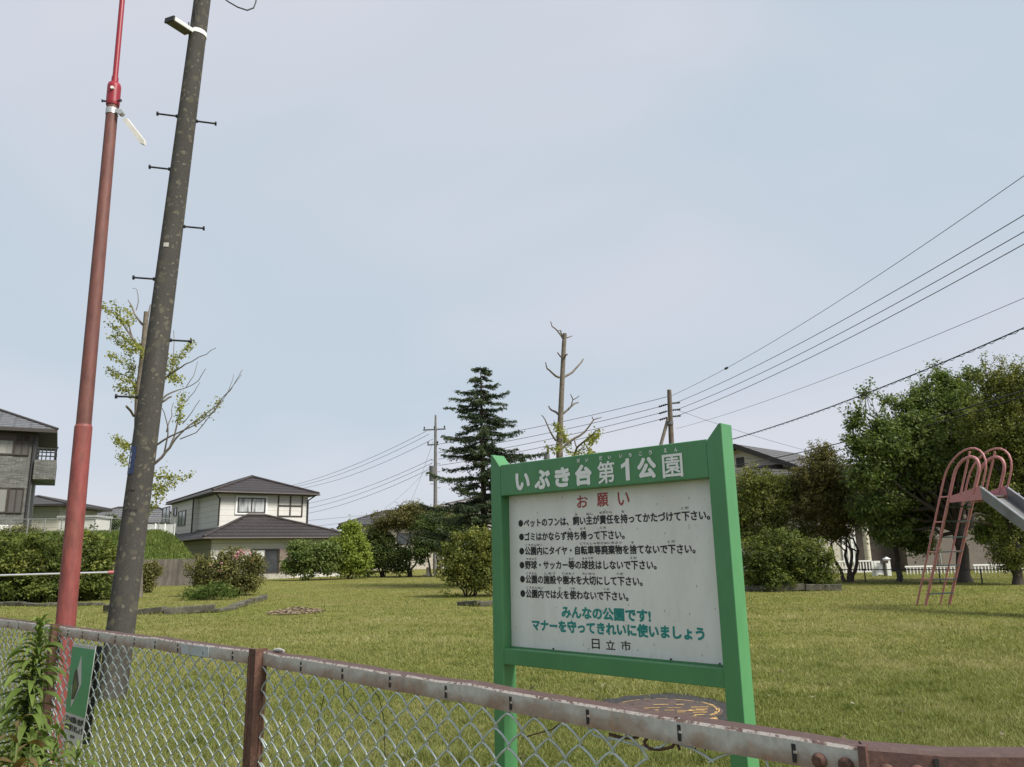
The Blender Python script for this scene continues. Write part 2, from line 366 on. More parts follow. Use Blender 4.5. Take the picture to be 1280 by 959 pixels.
# ------------------------------------------------------------------ grass blades (one object)
KERBS = [[gnd(132, 766), gnd(165, 768), gnd(205, 768), gnd(268, 766), gnd(290, 762), gnd(313, 755), gnd(331, 750)], [gnd(-20, 757), gnd(60, 758), gnd(128, 757)],
         [gnd(905, 739), gnd(960, 739.5), gnd(1053, 738.5)], [gnd(573, 757), gnd(600, 758), gnd(660, 757)]]
def build_grass():
    n = 640000
    D = 1/(1/4.3+rng.random(n)*(1/62-1/4.3))
    X = (rng.random(n)*1.72-0.86)*D
    Y = D
    # near the right end of the fence the lawn starts beyond it
    rel = np.stack([X-P1[0], Y-P1[1]], 1)
    keep = (rel @ FNRM[:2]) < -0.15
    # bare places
    def hole(u, v, rx, ry, p):
        c = gnd(u, v); return (((X-c[0])/rx)**2+((Y-c[1])/ry)**2 < 1) & (rng.random(n) < p)
    dry = np.zeros(n)
    for cx, cy, rx, ry in DRY: dry = np.maximum(dry, np.clip(1.25-(((X-cx)/rx)**2+((Y-cy)/ry)**2), 0, 1))
    dry *= .55+.45*np.sin(X*7.1+2*np.sin(Y*5))*np.sin(Y*6.3)
    keep &= rng.random(n) > dry*.3
    keep &= ~hole(832, 889, 0.64, 0.84, 0.985)
    X, Y, D, dry = X[keep], Y[keep], D[keep], dry[keep]; n = len(X)
    pn = patchnoise(X, Y)
    pn2 = np.sin(X*5.3+2*np.sin(Y*4.1))*np.sin(Y*5.9+1.5*np.sin(X*3.3))
    fd = -((np.stack([X-P1[0], Y-P1[1]], 1)) @ FNRM[:2])
    pole = np.array([-4.23, 8.5])
    tall = np.exp(-(np.maximum(fd-0.3, 0)/1.1)**2)+0.9*np.exp(-((X-pole[0])**2+(Y-pole[1])**2)/0.5)
    h = 0.022+0.022*rng.random(n)+0.010*pn+0.014*np.maximum(pn2, 0)
    h = h*(1+tall*(0.8+1.6*rng.random(n)**2))
    # scattered coarser tufts, one chance per half metre cell
    cx, cy = np.floor(X/.55), np.floor(Y/.55); hs = lambda k: np.modf(np.abs(np.sin(cx*12.9898+cy*78.233+k)*43758.5453))[0]
    dt = np.hypot(X-(cx+.2+.6*hs(1))*.55, Y-(cy+.2+.6*hs(2))*.55); tuft = np.exp(-(dt/(.05+.07*hs(3)))**2)*(hs(4) < .34)
    h = h*(1+1.3*tuft)
    for K in KERBS:
        for a, b in zip(K[:-1], K[1:]):
            d = (b-a)[:2]; L2 = d @ d; q = np.clip(((X-a[0])*d[0]+(Y-a[1])*d[1])/L2, 0, 1)
            kd = np.hypot(X-a[0]-q*d[0], Y-a[1]-q*d[1]); h = h*(1+(1.3+1.6*rng.random(n))*np.exp(-(kd/.22)**2)*(.4+.6*hs(5)))
    h = np.maximum(h, 0.02)*np.clip(1.15-0.006*D, 0.8, 1)
    w = 0.0020+0.00042*D
    az = rng.random(n)*6.283; lean = rng.normal(0, 0.95, n)*h
    v = np.empty((n, 3, 3))
    bx, by = np.cos(az)*w, np.sin(az)*w
    z0 = np.zeros(n)
    v[:, 0] = np.stack([X-bx, Y-by, z0], 1); v[:, 1] = np.stack([X+bx, Y+by, z0], 1)
    az2 = rng.random(n)*6.283
    v[:, 2] = np.stack([X+np.cos(az2)*np.abs(lean), Y+np.sin(az2)*np.abs(lean), h], 1)
    me = bpy.data.meshes.new('grass')
    me.vertices.add(3*n); me.vertices.foreach_set('co', v.reshape(-1).astype(np.float32))
    me.loops.add(3*n); me.loops.foreach_set('vertex_index', np.arange(3*n, dtype=np.int32))
    me.polygons.add(n); me.polygons.foreach_set('loop_start', np.arange(0, 3*n, 3, dtype=np.int32))
    me.update(calc_edges=True)
    mot = np.sin(X*2.7+1.7*np.sin(Y*1.9))*np.sin(Y*2.3+1.4*np.sin(X*1.6+1)); ti = 0.52+0.16*pn+0.07*pn2+0.12*mot+rng.normal(0, 0.17, n)-0.12*np.clip(tall, 0, 1)+.42*dry-.26*tuft
    a = me.attributes.new('tint', 'FLOAT', 'FACE'); a.data.foreach_set('value', np.clip(ti, 0, 1).astype(np.float32))
    o = obj('grass', me, leafmat('grass_blades', (0.10, 0.135, 0.034), (0.205, 0.228, 0.068), (0.36, 0.335, 0.17), 0.35, 0.75))
    struct(o, 'stuff')
    o['label'] = 'short olive green lawn grass with dry straw tones'; o['category'] = 'grass'
build_grass()
# ------------------------------------------------------------------ buildings
def zlines(t, vec, period, width, axis='Z'):
    sp = N(t, 'ShaderNodeSeparateXYZ'); t.links.new(vec, sp.inputs[0])
    d = N(t, 'ShaderNodeMath', operation='DIVIDE'); t.links.new(sp.outputs[axis], d.inputs[0]); d.inputs[1].default_value = period
    f = N(t, 'ShaderNodeMath', operation='FRACT'); t.links.new(d.outputs[0], f.inputs[0])
    l = N(t, 'ShaderNodeMath', operation='LESS_THAN'); t.links.new(f.outputs[0], l.inputs[0]); l.inputs[1].default_value = width
    return l.outputs[0], f.outputs[0]
def siding(name, c, period=0.42, dark=0.55, var=0.07):
    m, t, b = nodes(name); co = coords(t)
    no = N(t, 'ShaderNodeTexNoise', Scale=1.5, Detail=6.0, Roughness=0.7); t.links.new(co, no.inputs['Vector'])
    c = np.array(c); base = ramp(t, no.outputs[0], [(0.3, tuple(c*(1-var))), (0.7, tuple(c*(1+var)))])
    l, f = zlines(t, co, period, 0.07)
    t.links.new(mixc(t, l, base, tuple(c*dark)), b.inputs['Base Color']); b.inputs['Roughness'].default_value = 0.7
    bump(t, b, f, 0.2, 0.02); return m
def tiles(name, c, ang, zper=0.25, uper=0.36):
    m, t, b = nodes(name); co = coords(t, rot=(0, 0, -ang))
    l, f = zlines(t, co, zper, 0.3)
    lx, fx = zlines(t, co, uper, 0.18, 'X'); ly, fy = zlines(t, co, uper, 0.18, 'Y')
    no = N(t, 'ShaderNodeTexNoise', Scale=3.0, Detail=5.0, Roughness=0.7); t.links.new(co, no.inputs['Vector'])
    c = np.array(c); base = ramp(t, no.outputs[0], [(0.3, tuple(c*0.75)), (0.7, tuple(c*1.3))])
    base = mixc(t, lx, base, mixc(t, 1.0, base, (0.72, 0.72, 0.72), 'MULTIPLY'))
    t.links.new(mixc(t, l, base, tuple(c*0.22)), b.inputs['Base Color']); b.inputs['Roughness'].default_value = 0.6
    bump(t, b, f, 0.5, 0.03); return m
def stonetile(name, c, ang):
    m, t, b = nodes(name); co = coords(t, rot=(rad(90), 0, 0))
    br = N(t, 'ShaderNodeTexBrick', Scale=1.0); br.inputs['Brick Width'].default_value = 0.34; br.inputs['Row Height'].default_value = 0.075
    br.inputs['Mortar Size'].default_value = 0.012
    c = np.array(c); br.inputs['Color1'].default_value = (*(c*0.7), 1); br.inputs['Color2'].default_value = (*(c*1.4), 1); br.inputs['Mortar'].default_value = (*(c*0.45), 1)
    t.links.new(co, br.inputs['Vector'])
    no = N(t, 'ShaderNodeTexNoise', Scale=8.0, Detail=5.0); t.links.new(co, no.inputs['Vector'])
    t.links.new(mixc(t, 0.5, br.outputs[0], mixc(t, 1.0, br.outputs[0], ramp(t, no.outputs[0], [(0.3, (0.6,)*3), (0.7, (1.4,)*3)]), 'MULTIPLY')), b.inputs['Base Color'])
    b.inputs['Roughness'].default_value = 0.8; return m
def curtain_mat(name, c, glassc, per=0.35):
    m, t, b = nodes(name); co = coords(t)
    w = N(t, 'ShaderNodeTexNoise', Scale=5.0, Detail=3.0); t.links.new(coords(t, (1, 1, 0.15)), w.inputs['Vector'])
    t.links.new(ramp(t, w.outputs[0], [(0.35, glassc), (0.5, tuple(np.array(c)*0.75)), (0.65, c)]), b.inputs['Base Color'])
    b.inputs['Roughness'].default_value = 0.12; b.inputs['Specular IOR Level'].default_value = 0.6; return m

class Fr:
    """house frame: origin on the ground, s along e1 (front), t along e2 (depth, away from the camera)"""
    def __init__(f, o, e1, flip=1):
        f.o = np.asarray(o, float); f.e1 = unit([e1[0], e1[1], 0]); f.e2 = V3(-f.e1[1], f.e1[0], 0)*flip
    def p(f, s, t, z): return V3(f.o[0], f.o[1], 0)+f.e1*s+f.e2*t+V3(0, 0, z)
    def front(f, u, v, t=0.0): q = hitp(u, v, f.p(0, t, 0), f.e2)-V3(f.o[0], f.o[1], 0); return q @ f.e1, q[2]
    def side(f, u, v, s=0.0): q = hitp(u, v, f.p(s, 0, 0), f.e1)-V3(f.o[0], f.o[1], 0); return q @ f.e2, q[2]
    def box(f, mb, s0, t0, z0, s1, t1, z1, mi=0):
        mb.hexa([f.p(s0,t0,z0), f.p(s1,t0,z0), f.p(s1,t1,z0), f.p(s0,t1,z0), f.p(s0,t0,z1), f.p(s1,t0,z1), f.p(s1,t1,z1), f.p(s0,t1,z1)], mi)
        return mb
    @property
    def ang(f): return math.atan2(f.e1[1], f.e1[0])

def hiproof(fr, s0, s1, t0, t1, z, top, thick=0.16):
    """eave rectangle to a top quad ((sa, ta), (sb, tb), (sc, tc), (sd, td)) at height zt"""
    (a, b, c, d), zt = top
    mb = MB()
    E = [fr.p(s0,t0,z), fr.p(s1,t0,z), fr.p(s1,t1,z), fr.p(s0,t1,z)]
    Lw = [p-V3(0, 0, thick) for p in E]
    T = [fr.p(*q, zt) for q in (a, b, c, d)]
    mb.add(E+T, [(0,1,5,4), (1,2,6,5), (2,3,7,6), (3,0,4,7), (4,5,6,7)], 0)
    mb.add(E+Lw, [(0,4,5,1), (1,5,6,2), (2,6,7,3), (3,7,4,0), (7,6,5,4)], 1)
    # ridge and hip caps
    for p, q in zip(E, T): mb.tube([p+V3(0,0,.03), q+V3(0,0,.05)], 0.10, 6, 2)
    for i in range(4):
        if np.linalg.norm(T[i]-T[(i+1) % 4]) > 0.3: mb.tube([T[i]+V3(0,0,.05), T[(i+1) % 4]+V3(0,0,.05)], 0.12, 6, 2)
    return mb
def gutter(fr, pts, z):
    mb = MB()
    for (s0, t0), (s1, t1) in zip(pts[:-1], pts[1:]): mb.tube([fr.p(s0,t0,z), fr.p(s1,t1,z)], 0.07, 6)
    return mb
def window(fr, root, face, a0, a1, z0, z1, at_, frame_m, pane_m, mull=1, fw=0.06, name='window', depth=0.07, out=-1):
    """window on a front (face 'F', t = at_) or a side wall (face 'S', s = at_); out is the outward sign"""
    mb = MB(); pb = MB()
    def bx(mbx, x0, za, x1, zb, d0, d1):
        if face == 'F': fr.box(mbx, x0, at_+out*d1, za, x1, at_+out*d0, zb)
        else: fr.box(mbx, at_+out*d1, x0, za, at_+out*d0, x1, zb)
    bx(mb, a0, z0, a0+fw, z1, .003, depth); bx(mb, a1-fw, z0, a1, z1, .003, depth)
    bx(mb, a0+fw, z0, a1-fw, z0+fw, .003, depth); bx(mb, a0+fw, z1-fw, a1-fw, z1, .003, depth)
    for i in range(mull):
        x = a0+(a1-a0)*(i+1)/(mull+1); bx(mb, x-fw*.5, z0+fw, x+fw*.5, z1-fw, .003, depth*.8)
    bx(pb, a0+fw, z0+fw, a1-fw, z1-fw, .004, depth*.35)
    w = obj(name, mb, frame_m, root); obj('pane', pb, pane_m, w); return w

M['roof_dark'] = plain('ridge_cap', (0.045, 0.038, 0.036), 0.5)
M['fascia'] = plain('fascia', (0.04, 0.034, 0.03), 0.6)
M['brown_alu'] = plain('brown_aluminium', (0.05, 0.04, 0.034), 0.4)

def cream_house():
    D = 57.0
    Np = at(266, 613, D); zE = Np[2]
    Mp = gnd(399, 617, zE)
    fr = Fr(Np, Mp-Np)
    L1 = np.linalg.norm((Mp-Np)[:2]); L2 = (gnd(199, 629, zE)-Np) @ fr.e2; o = 0.65; print('L1 L2', L1, L2)
    root = thing('cream_house', fr.p(L1/2, L2/2, 0), 'two storey cream house with dark brown tiled hip roofs behind the pink flowered shrub', 'house')
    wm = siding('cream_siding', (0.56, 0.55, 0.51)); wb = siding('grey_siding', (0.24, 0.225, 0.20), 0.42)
    tl = tiles('brown_tiles', (0.034, 0.027, 0.027), fr.ang)
    RM = [tl, M['fascia'], M['roof_dark']]
    # upper storey
    mb = MB(); fr.box(mb, o, o, 2.6, L1-o, L2-o, zE-0.17)
    # ground storey
    s0, t0 = -1.2, -3.0
    zl = at(265.3, 671, 54.0)[2]
    s1 = (gnd(413.4, 672.8, zl)-V3(fr.o[0], fr.o[1], 0)) @ fr.e1
    fr.box(mb, s0+0.75, t0+0.75, -0.2, s1-0.75, L2-1.2, zl-0.17)
    obj('wall', mb, wm, root)
    # set back bay on the left of the upper storey
    mb = MB(); fr.box(mb, o-0.35, 6.2, 2.9, o-0.003, L2-o, zE-0.18); obj('bay', mb, wm, root)
    # roofs
    za = at(312, 593.5, D+4)[2]; c = L1/2
    obj('roof', hiproof(fr, 0, L1, 0, L2, zE, (((c, c), (c+.02, c), (c+.02, L2-c), (c, L2-c)), za)), RM, root)
    sa = fr.front(309, 645, o)[0]; sb, zr = fr.front(331, 644.7, o)
    obj('roof', hiproof(fr, s0, s1, t0, L2-0.8, zl, (((sa, o-.05), (sb, o-.05), (sb, 8), (sa, 8)), zr)), RM, root)
    gm = M['brown_alu']
    obj('gutter', gutter(fr, [(0-.05, L2), (-.05, -.05), (L1+.05, -.05)], zE-0.1), gm, root)
    obj('gutter', gutter(fr, [(s0-.05, L2-1), (s0-.05, t0-.05), (s1+.05, t0-.05)], zl-0.1), gm, root)
    for s, t_ in ((o+.05, o-.08), (L1-o-.03, o-.08)):
        mb = MB().tube([fr.p(s-(.5 if s < 2 else -.4), 0, zE-.15), fr.p(s, t_, zE-.55), fr.p(s, t_, zl+.9)], 0.06, 6); obj('downpipe', mb, gm, root)
    mb = MB().tube([fr.p(o-.45, 6.3, zE-.2), fr.p(o-.45, 6.3, zl+.2)], 0.06, 6); obj('downpipe', mb, gm, root)
    cur = curtain_mat('lace_curtain', (0.50, 0.52, 0.52), (0.10, 0.11, 0.12))
    # front window with its white surround
    a0, z1 = fr.front(294.8, 619.5, o); a1, z0 = fr.front(333.4, 643.6, o)
    w = window(fr, root, 'F', a0, a1, z0, z1, o, M['white'], M['white'], 0, 0.14, 'window_surround', 0.10)
    b0, y1 = fr.front(297.4, 622.0, o); b1, y0 = fr.front(330.8, 641.4, o)
    window(fr, root, 'F', b0, b1, y0, y1, o-0.04, gm, cur, 1, 0.07, 'window', 0.09)
    # four field panel
    a0, z1 = fr.front(348.4, 620, o); a1, z0 = fr.front(377, 646.4, o)
    mb = MB(); x = (a0+a1)/2; zz = (z0+z1)/2; d = .05
    for q in (a0, x, a1): fr.box(mb, q-.05, o-d, z0, q+.05, o-.004, z1)
    for q in (z0, zz): 
        fr.box(mb, a0+.05, o-d, q, x-.05, o-.004, q+.1); fr.box(mb, x+.05, o-d, q, a1-.05, o-.004, q+.1)
    tr = obj('panel_trim', mb, gm, root)
    # sliding door, brown shutter box
    tw = t0+0.75
    a0, z1 = fr.front(314, 686.5, tw); a1, z0 = fr.front(367, 716, tw); am = fr.front(348, 700, tw)[0]; aw = fr.front(331, 700, tw)[0]
    window(fr, root, 'F', a0, am, z0, z1, tw, gm, M['glass'], 1, 0.08, 'sliding_door', 0.08)
    mb = MB(); fr.box(mb, a0+.09, tw-.045, z0+.9, aw-.06, tw-.03, z1-.1); obj('blind', mb, plain('blind', (0.55, 0.56, 0.55)), root)
    mb = MB(); fr.box(mb, am+.02, tw-.16, z0, a1, tw-.003, z1); obj('shutter_box', mb, plain('shutter_box', (0.17, 0.135, 0.11), 0.5), root)
    mb = MB(); fr.box(mb, a0-.2, tw-.9, -.1, a1-.6, tw-.01, z0-.02); obj('step', mb, M['concrete'], root)
    # side windows
    sx = o-0.35
    for (u0, v0, u1, v1, mu) in ((222.5, 637.5, 233, 658, 1), (217.2, 634, 221.8, 645.5, 0), (202.5, 632.5, 213.4, 654.5, 1)):
        ta, z1 = fr.side(u1, v0, sx); tb, z0 = fr.side(u0, v1, sx)
        window(fr, root, 'S', min(ta, tb), max(ta, tb), z0, z1, sx, gm, M['glass'] if mu == 0 else cur, mu, 0.07)
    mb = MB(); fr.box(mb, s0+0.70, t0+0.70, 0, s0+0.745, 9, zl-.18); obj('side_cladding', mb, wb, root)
    return root
cream_house()

def grey_house():
    D = 50.0
    c0 = at(46.5, 546, D); zb = 3.1
    # gable-less block: front wall runs left from the corner, eaves over it
    e = gnd(0, 537.5, c0[2])  # not on one level with the wall: only the direction is wanted
    fr = Fr(c0, V3(.86, .5, 0))            # s to the right; the wall is s < 0
    root = thing('grey_tile_house', fr.p(-5, 4, zb), 'grey stone tiled two storey house with a balcony at the left edge', 'house')
    st = stonetile('grey_stone_tile', (0.125, 0.127, 0.118), fr.ang); gm = M['brown_alu']
    zt = c0[2]+0.35
    zbb = fr.front(33.5, 667, 0)[1]; z_w = fr.front(25, 655.5, 0)[1]
    mb = MB(); fr.box(mb, -11, 0, z_w, 0, 8, zt); obj('wall', mb, st, root)
    mb = MB(); fr.box(mb, -11, 0.03, zbb-.6, -0.05, 8, z_w-.003); obj('plinth', mb, plain('white_plinth', (0.6, 0.6, 0.58)), root)
    # roof with a wide eave: corner at (72, 538)
    zE = fr.front(72, 537, -0.9)[1]; sE = fr.front(72, 537, -0.9)[0]
    zR = zE+2.3
    obj('roof', hiproof(fr, -12, sE, -0.9, 9, zE, (((-6.5, 4), (-4.0, 4), (-4.0, 4.1), (-6.5, 4.1)), zR), 0.22), [tiles('slate', (0.12, 0.125, 0.135), fr.ang, 0.16, 0.9), M['fascia'], M['roof_dark']], root)
    mb = MB(); fr.box(mb, -11, -.035, zt-1.05+.35, -.02, -.002, zt-.02); obj('soffit_board', mb, gm, root)
    mb = MB().tube([fr.p(-.12, -.08, zt), fr.p(-.12, -.08, zbb-.4)], 0.07, 6); obj('downpipe', mb, M['dark_metal'], root)
    cur = curtain_mat('drawn_curtain', (0.27, 0.27, 0.245), (0.20, 0.20, 0.18))
    lv = siding('louvre', (0.075, 0.068, 0.066), 0.16, 0.5)
    for (v0, v1, u0, u1, um) in ((543, 569, -30, 43.5, 17), (610, 641.5, -35, 35.5, 8)):
        a1, z1 = fr.front(u1, v0, 0); am, z0 = fr.front(um, v1, 0); a0 = fr.front(u0, v1, 0)[0]
        window(fr, root, 'F', a0, am, z0, z1, 0, gm, cur, 1, 0.09)
        window(fr, root, 'F', am+.004, a1-.2, z0, z1, 0, gm, lv, 1, 0.06, 'shutter', 0.1)
    # balcony to the right, its parapet and railing
    s1, zt_ = fr.front(71, 576, 0.0); zbt = fr.front(68, 600, 0.0)[1]
    mb = MB(); fr.box(mb, 0.02, -0.3, zbt, s1, 4.5, zt_); bl = obj('balcony', mb, st, root)
    mb = MB()
    for z in (zt_+.25, zt_+.5, zt_+.75):
        mb.tube([fr.p(.1, -.2, z), fr.p(s1-.1, -.2, z), fr.p(s1-.1, 4.3, z)], 0.045, 5)
    for i in range(5): mb.tube([fr.p(.15+(s1-.3)*i/4, -.2, zt_), fr.p(.15+(s1-.3)*i/4, -.2, zt_+.78)], 0.035, 5)
    obj('railing', mb, M['dark_metal'], bl)
    # second small roof over the balcony
    return root
    z2 = fr.front(66, 557, 2.5)[1]; s2 = fr.front(67, 557, 2.5)[0]
    obj('roof', hiproof(fr, -1, s2, 2.0, 8.5, z2, (((-.9, 4), (.2, 4), (.2, 6), (-.9, 6)), z2+1.0)), [M['roof_dark']]*3, root)
grey_house()

def simple_house(name, label, P0, e1, W_, Dp, z0, zE, zR, wall_m, roof_c, over=0.6, ridge=None, windows=()):
    fr = Fr(P0, e1)
    root = thing(name, fr.p(W_/2, Dp/2, z0), label, 'house')
    mb = MB(); fr.box(mb, 0, 0, z0-.3, W_, Dp, zE-.17); obj('wall', mb, wall_m, root)
    k = min(W_, Dp)/2
    top = ridge or ((k, Dp/2), (W_-k+.01, Dp/2), (W_-k+.01, Dp/2+.01), (k, Dp/2+.01))
    obj('roof', hiproof(fr, -over, W_+over, -over, Dp+over, zE, (top, zR)), [tiles('roof_tiles', roof_c, fr.ang), M['fascia'], M['roof_dark']], root)
    for (a0, a1, za, zb) in windows: window(fr, root, 'F', a0, a1, za, zb, 0, M['brown_alu'], M['glass'], 1)
    return fr, root
bw = siding('beige_siding', (0.42, 0.38, 0.32)); ww = siding('white_siding', (0.6, 0.58, 0.54))
# house with the eave beyond the grey one, seen under its balcony (cream gable and low eave)
p = at(30, 640, 62); simple_house('small_cream_house', 'small cream house with low dark eaves behind the grey house', (p[0]-4.5, p[1], 0), (1, .1, 0), 7.0, 7, 2.5, at(73, 630, 62)[2], at(40, 616, 62)[2], siding('pale_cream', (0.5, 0.48, 0.40)), (0.05, 0.045, 0.042), 0.9)
# shed on the plateau
sp = at(72, 668, 56); fr = Fr((sp[0], sp[1], 0), (1, .05, 0)); rt = thing('storage_shed', fr.p(1.4, 1, 3.2), 'white flat roofed storage shed on the bank behind the red pole', 'shed')
zs0, zs1 = 3.0, at(95, 647, 56)[2]
mb = MB(); fr.box(mb, 0, 0, zs0-.5, fr.front(120, 650)[0], 2.2, zs1); obj('wall', mb, siding('shed_panels', (0.55, 0.55, 0.52), 3.0), rt)
mb = MB(); fr.box(mb, -.12, -.15, zs1, fr.front(120, 650)[0]+.12, 2.35, zs1+.14); obj('roof', mb, plain('shed_roof', (0.35, 0.36, 0.36)), rt)
# house with a slate roof left of the cream one
p = at(188, 668, 80); simple_house('grey_roof_house', 'low house with grey tiled roof just left of the cream house', (p[0]-9, p[1], 0), (1, .25, 0), 12, 8, 2, at(190, 652, 80)[2], at(200, 641, 80)[2]+.9, ww, (0.12, 0.12, 0.125))
# house behind the round tree
p = at(424, 680, 82); simple_house('hip_roof_house', 'distant house with dark grey hip roof behind the lime green shrub', (p[0]+.6, p[1], 0), (.97, .24, 0), 14, 9, 0, at(420, 656, 81.5)[2], at(464, 637, 84)[2], bw, (0.06, 0.06, 0.066), 0.7, windows=((1, 3, 2.6, 3.8), (5.4, 7.6, 2.6, 3.8)))
p = at(540, 690, 84); simple_house('pale_roof_house', 'distant house with pale grey roof showing beside the conifer trunk', (p[0]+1, p[1], 0), (1, -.1, 0), 15, 9, 0, at(560, 634, 84)[2], at(575, 619, 88)[2], ww, (0.22, 0.20, 0.20), 0.7, windows=((1.5, 3.2, 0.6, 2.3), (6, 8, 0.6, 2.3)))
p = at(395, 690, 88); simple_house('brown_roof_house', 'tiny brown roofed house peeping between cream house and lime shrub', (p[0], p[1], 0), (1, .1, 0), 2.6, 6, 0, at(405, 671, 88)[2], at(405, 665, 88)[2]+.4, ww, (0.08, 0.07, 0.068))

def gable_house():
    A = at(918, 555, 50); B = at(976, 563, 54.2)
    r = unit((B-A)*V3(1, 1, 0)); fr = Fr((A[0], A[1], 0), V3(r[1], -r[0], 0))     # s along the gable, t along the ridge
    if fr.e2 @ r < 0: fr = Fr((A[0], A[1], 0), V3(-r[1], r[0], 0))
    sg = 1 if fr.e1[0] > 0 else -1
    root = thing('gable_house', fr.p(0, 4, 0), 'pale house with dark tiled gable roof behind the tree right of the notice board', 'house')
    e = hitp(997, 582, A, fr.e2); se = abs((e-A) @ fr.e1); ze = e[2]; za = A[2]; Ln = 8.5
    sl = (za-ze)/se
    mb = MB(); w_ = se-0.5; t_ = 0.55
    prof = [(-w_, -0.3), (w_, -0.3), (w_, za-sl*w_-.22), (0, za-.22), (-w_, za-sl*w_-.22)]
    mb.ngon_prism([fr.p(s, t_, z) for s, z in prof], fr.e2*(Ln-1.1)); obj('wall', mb, siding('gable_siding', (0.50, 0.46, 0.41)), root)
    tl = tiles('gable_tiles', (0.09, 0.085, 0.085), fr.ang)
    for k in (-1, 1):
        mb = MB(); q = [fr.p(0, 0, za), fr.p(k*se, 0, ze), fr.p(k*se, Ln, ze), fr.p(0, Ln, za)]
        lo = [x-V3(0, 0, .22) for x in q]
        mb.add(q, [(0, 1, 2, 3)], 0); mb.add(q+lo, [(7, 6, 5, 4), (0, 4, 5, 1), (1, 5, 6, 2), (2, 6, 7, 3)], 1)
        obj('roof', mb, [tl, M['fascia']], root)
        mb = MB(); a_, b_ = fr.p(k*.02, -.04, za+.02), fr.p(k*se, -.04, ze+.02)
        mb.hexa([a_-V3(0,0,.34), b_-V3(0,0,.34), b_-V3(0,0,.34)+fr.e2*.06, a_-V3(0,0,.34)+fr.e2*.06, a_, b_, b_+fr.e2*.06, a_+fr.e2*.06])
        obj('barge_board', mb, M['fascia'], root)
    mb = MB(); fr.box(mb, -.28, t_-.05, za-1.5, .28, t_-.004, za-.85); obj('gable_vent', mb, M['dark_metal'], root)
    # lower roof in front on the right
    mb = MB()
    e0 = at(955, 585, 46.5)
    rr = Fr(e0, V3(1, -.25, 0))
    zz0 = at(960, 594, 46)[2]; zz1 = at(972, 583, 48)[2]
    obj('roof', hiproof(rr, -1.0, 3.4, 0, 5, zz0, (((-.5, 2.2), (2.2, 2.2), (2.2, 2.4), (-.5, 2.4)), zz1)), [tl, M['fascia'], M['roof_dark']], root)
    mb = MB(); rr.box(mb, -.8, .5, -.3, 3.0, 4.5, zz0-.17); obj('porch_wall', mb, bw, root)
gable_house()

def porch_house():
    root = thing('porch_house', at(1090, 715, 44)*V3(1, 1, 0), 'house with dark recessed porch and cream column behind the right trees', 'house')
    fr = Fr(at(1040, 700, 44), V3(1, -.03, 0)); X = lambda u: fr.front(u, 690, 0)[0]
    dk = plain('dark_brown_wall', (0.075, 0.062, 0.055), 0.8)
    mb = MB(); fr.box(mb, X(1078), 1.2, -.2, X(1134), 7, 4.9); obj('porch_wall', mb, dk, root)
    mb = MB(); fr.box(mb, X(1030), .6, -.2, X(1077), 7, 4.9); obj('wall', mb, siding('cream_render', (0.48, 0.45, 0.38), 3.0), root)
    mb = MB(); mb.tube([fr.p(X(1089), .5, .6), fr.p(X(1089), .5, 4.5)], 0.17, 12); obj('column', mb, siding('cream_column', (0.52, 0.48, 0.38), 0.4), root)
    mb = MB(); fr.box(mb, X(1136), .3, -.2, X(1275), 7, 5.0); obj('wall', mb, plain('beige_render', (0.165, 0.142, 0.122), 0.9, var=0.12, scale=2), root, label='beige rendered wing')
    obj('roof', hiproof(fr, X(1028), X(1285), -.5, 8, 5.1, (((X(1060), 4), (X(1250), 4), (X(1250), 4.1), (X(1060), 4.1)), 6.3)), [tiles('porch_tiles', (0.07, 0.065, 0.065), fr.ang), M['fascia'], M['roof_dark']], root)
    for (u0, u1) in ((1058, 1066), (1070, 1076)):
        window(fr, root, 'F', X(u0), X(u1), .5, 2.2, .6, M['white'], M['curtain'] or M['white'], 0, 0.06)
    window(fr, root, 'F', X(1262), X(1272), .9, 2.3, .3, M['white'], M['glass'], 0, 0.08)
    # downpipe, leaning white pipe
    mb = MB(); mb.tube([fr.p(X(1177), .2, .4), fr.p(X(1177), .2, 5.5)], 0.035, 6); obj('downpipe', mb, M['galv'], root)
porch_house()

def picket(u0, u1, v_top, v_bot, D, label, n, name='white_balustrade'):
    a, b = at(u0, v_top, D), at(u1, v_top, D); b[2] = a[2]; zb = at((u0+u1)/2, v_bot, D)[2]
    root = thing(name, V3(*((a+b)[:2]/2), zb), label, 'fence', 'white baluster fences of the houses on the right')
    d = unit(b-a); nrm = V3(-d[1], d[0], 0); L = np.linalg.norm(b-a)
    mb = MB(); mb.obox((a+b)/2, d*L/2, nrm*.04, V3(0, 0, .035)); obj('top_rail', mb, M['white'], root)
    mb = MB(); c = (a+b)/2; c[2] = zb+.08; mb.obox(c, d*L/2, nrm*.04, V3(0, 0, .035)); obj('bottom_rail', mb, M['white'], root)
    for i in range(n):
        p = a+d*(L*(i+.5)/n); mb = MB(); mb.obox(V3(p[0], p[1], (a[2]+zb+.08)/2), d*.022, nrm*.02, V3(0, 0, (a[2]-zb-.08)/2-.036)); obj('baluster', mb, M['white'], root)
picket(1047, 1088, 702, 717, 41, 'white picket balustrade beneath the cream column, left of the small gate', 11)
picket(1131, 1199, 708.5, 723, 40, 'white balustrade seen through the slide ladder', 16)
picket(1216, 1284, 706.5, 723, 40, 'white balustrade at the right edge beyond the big trunk', 16)
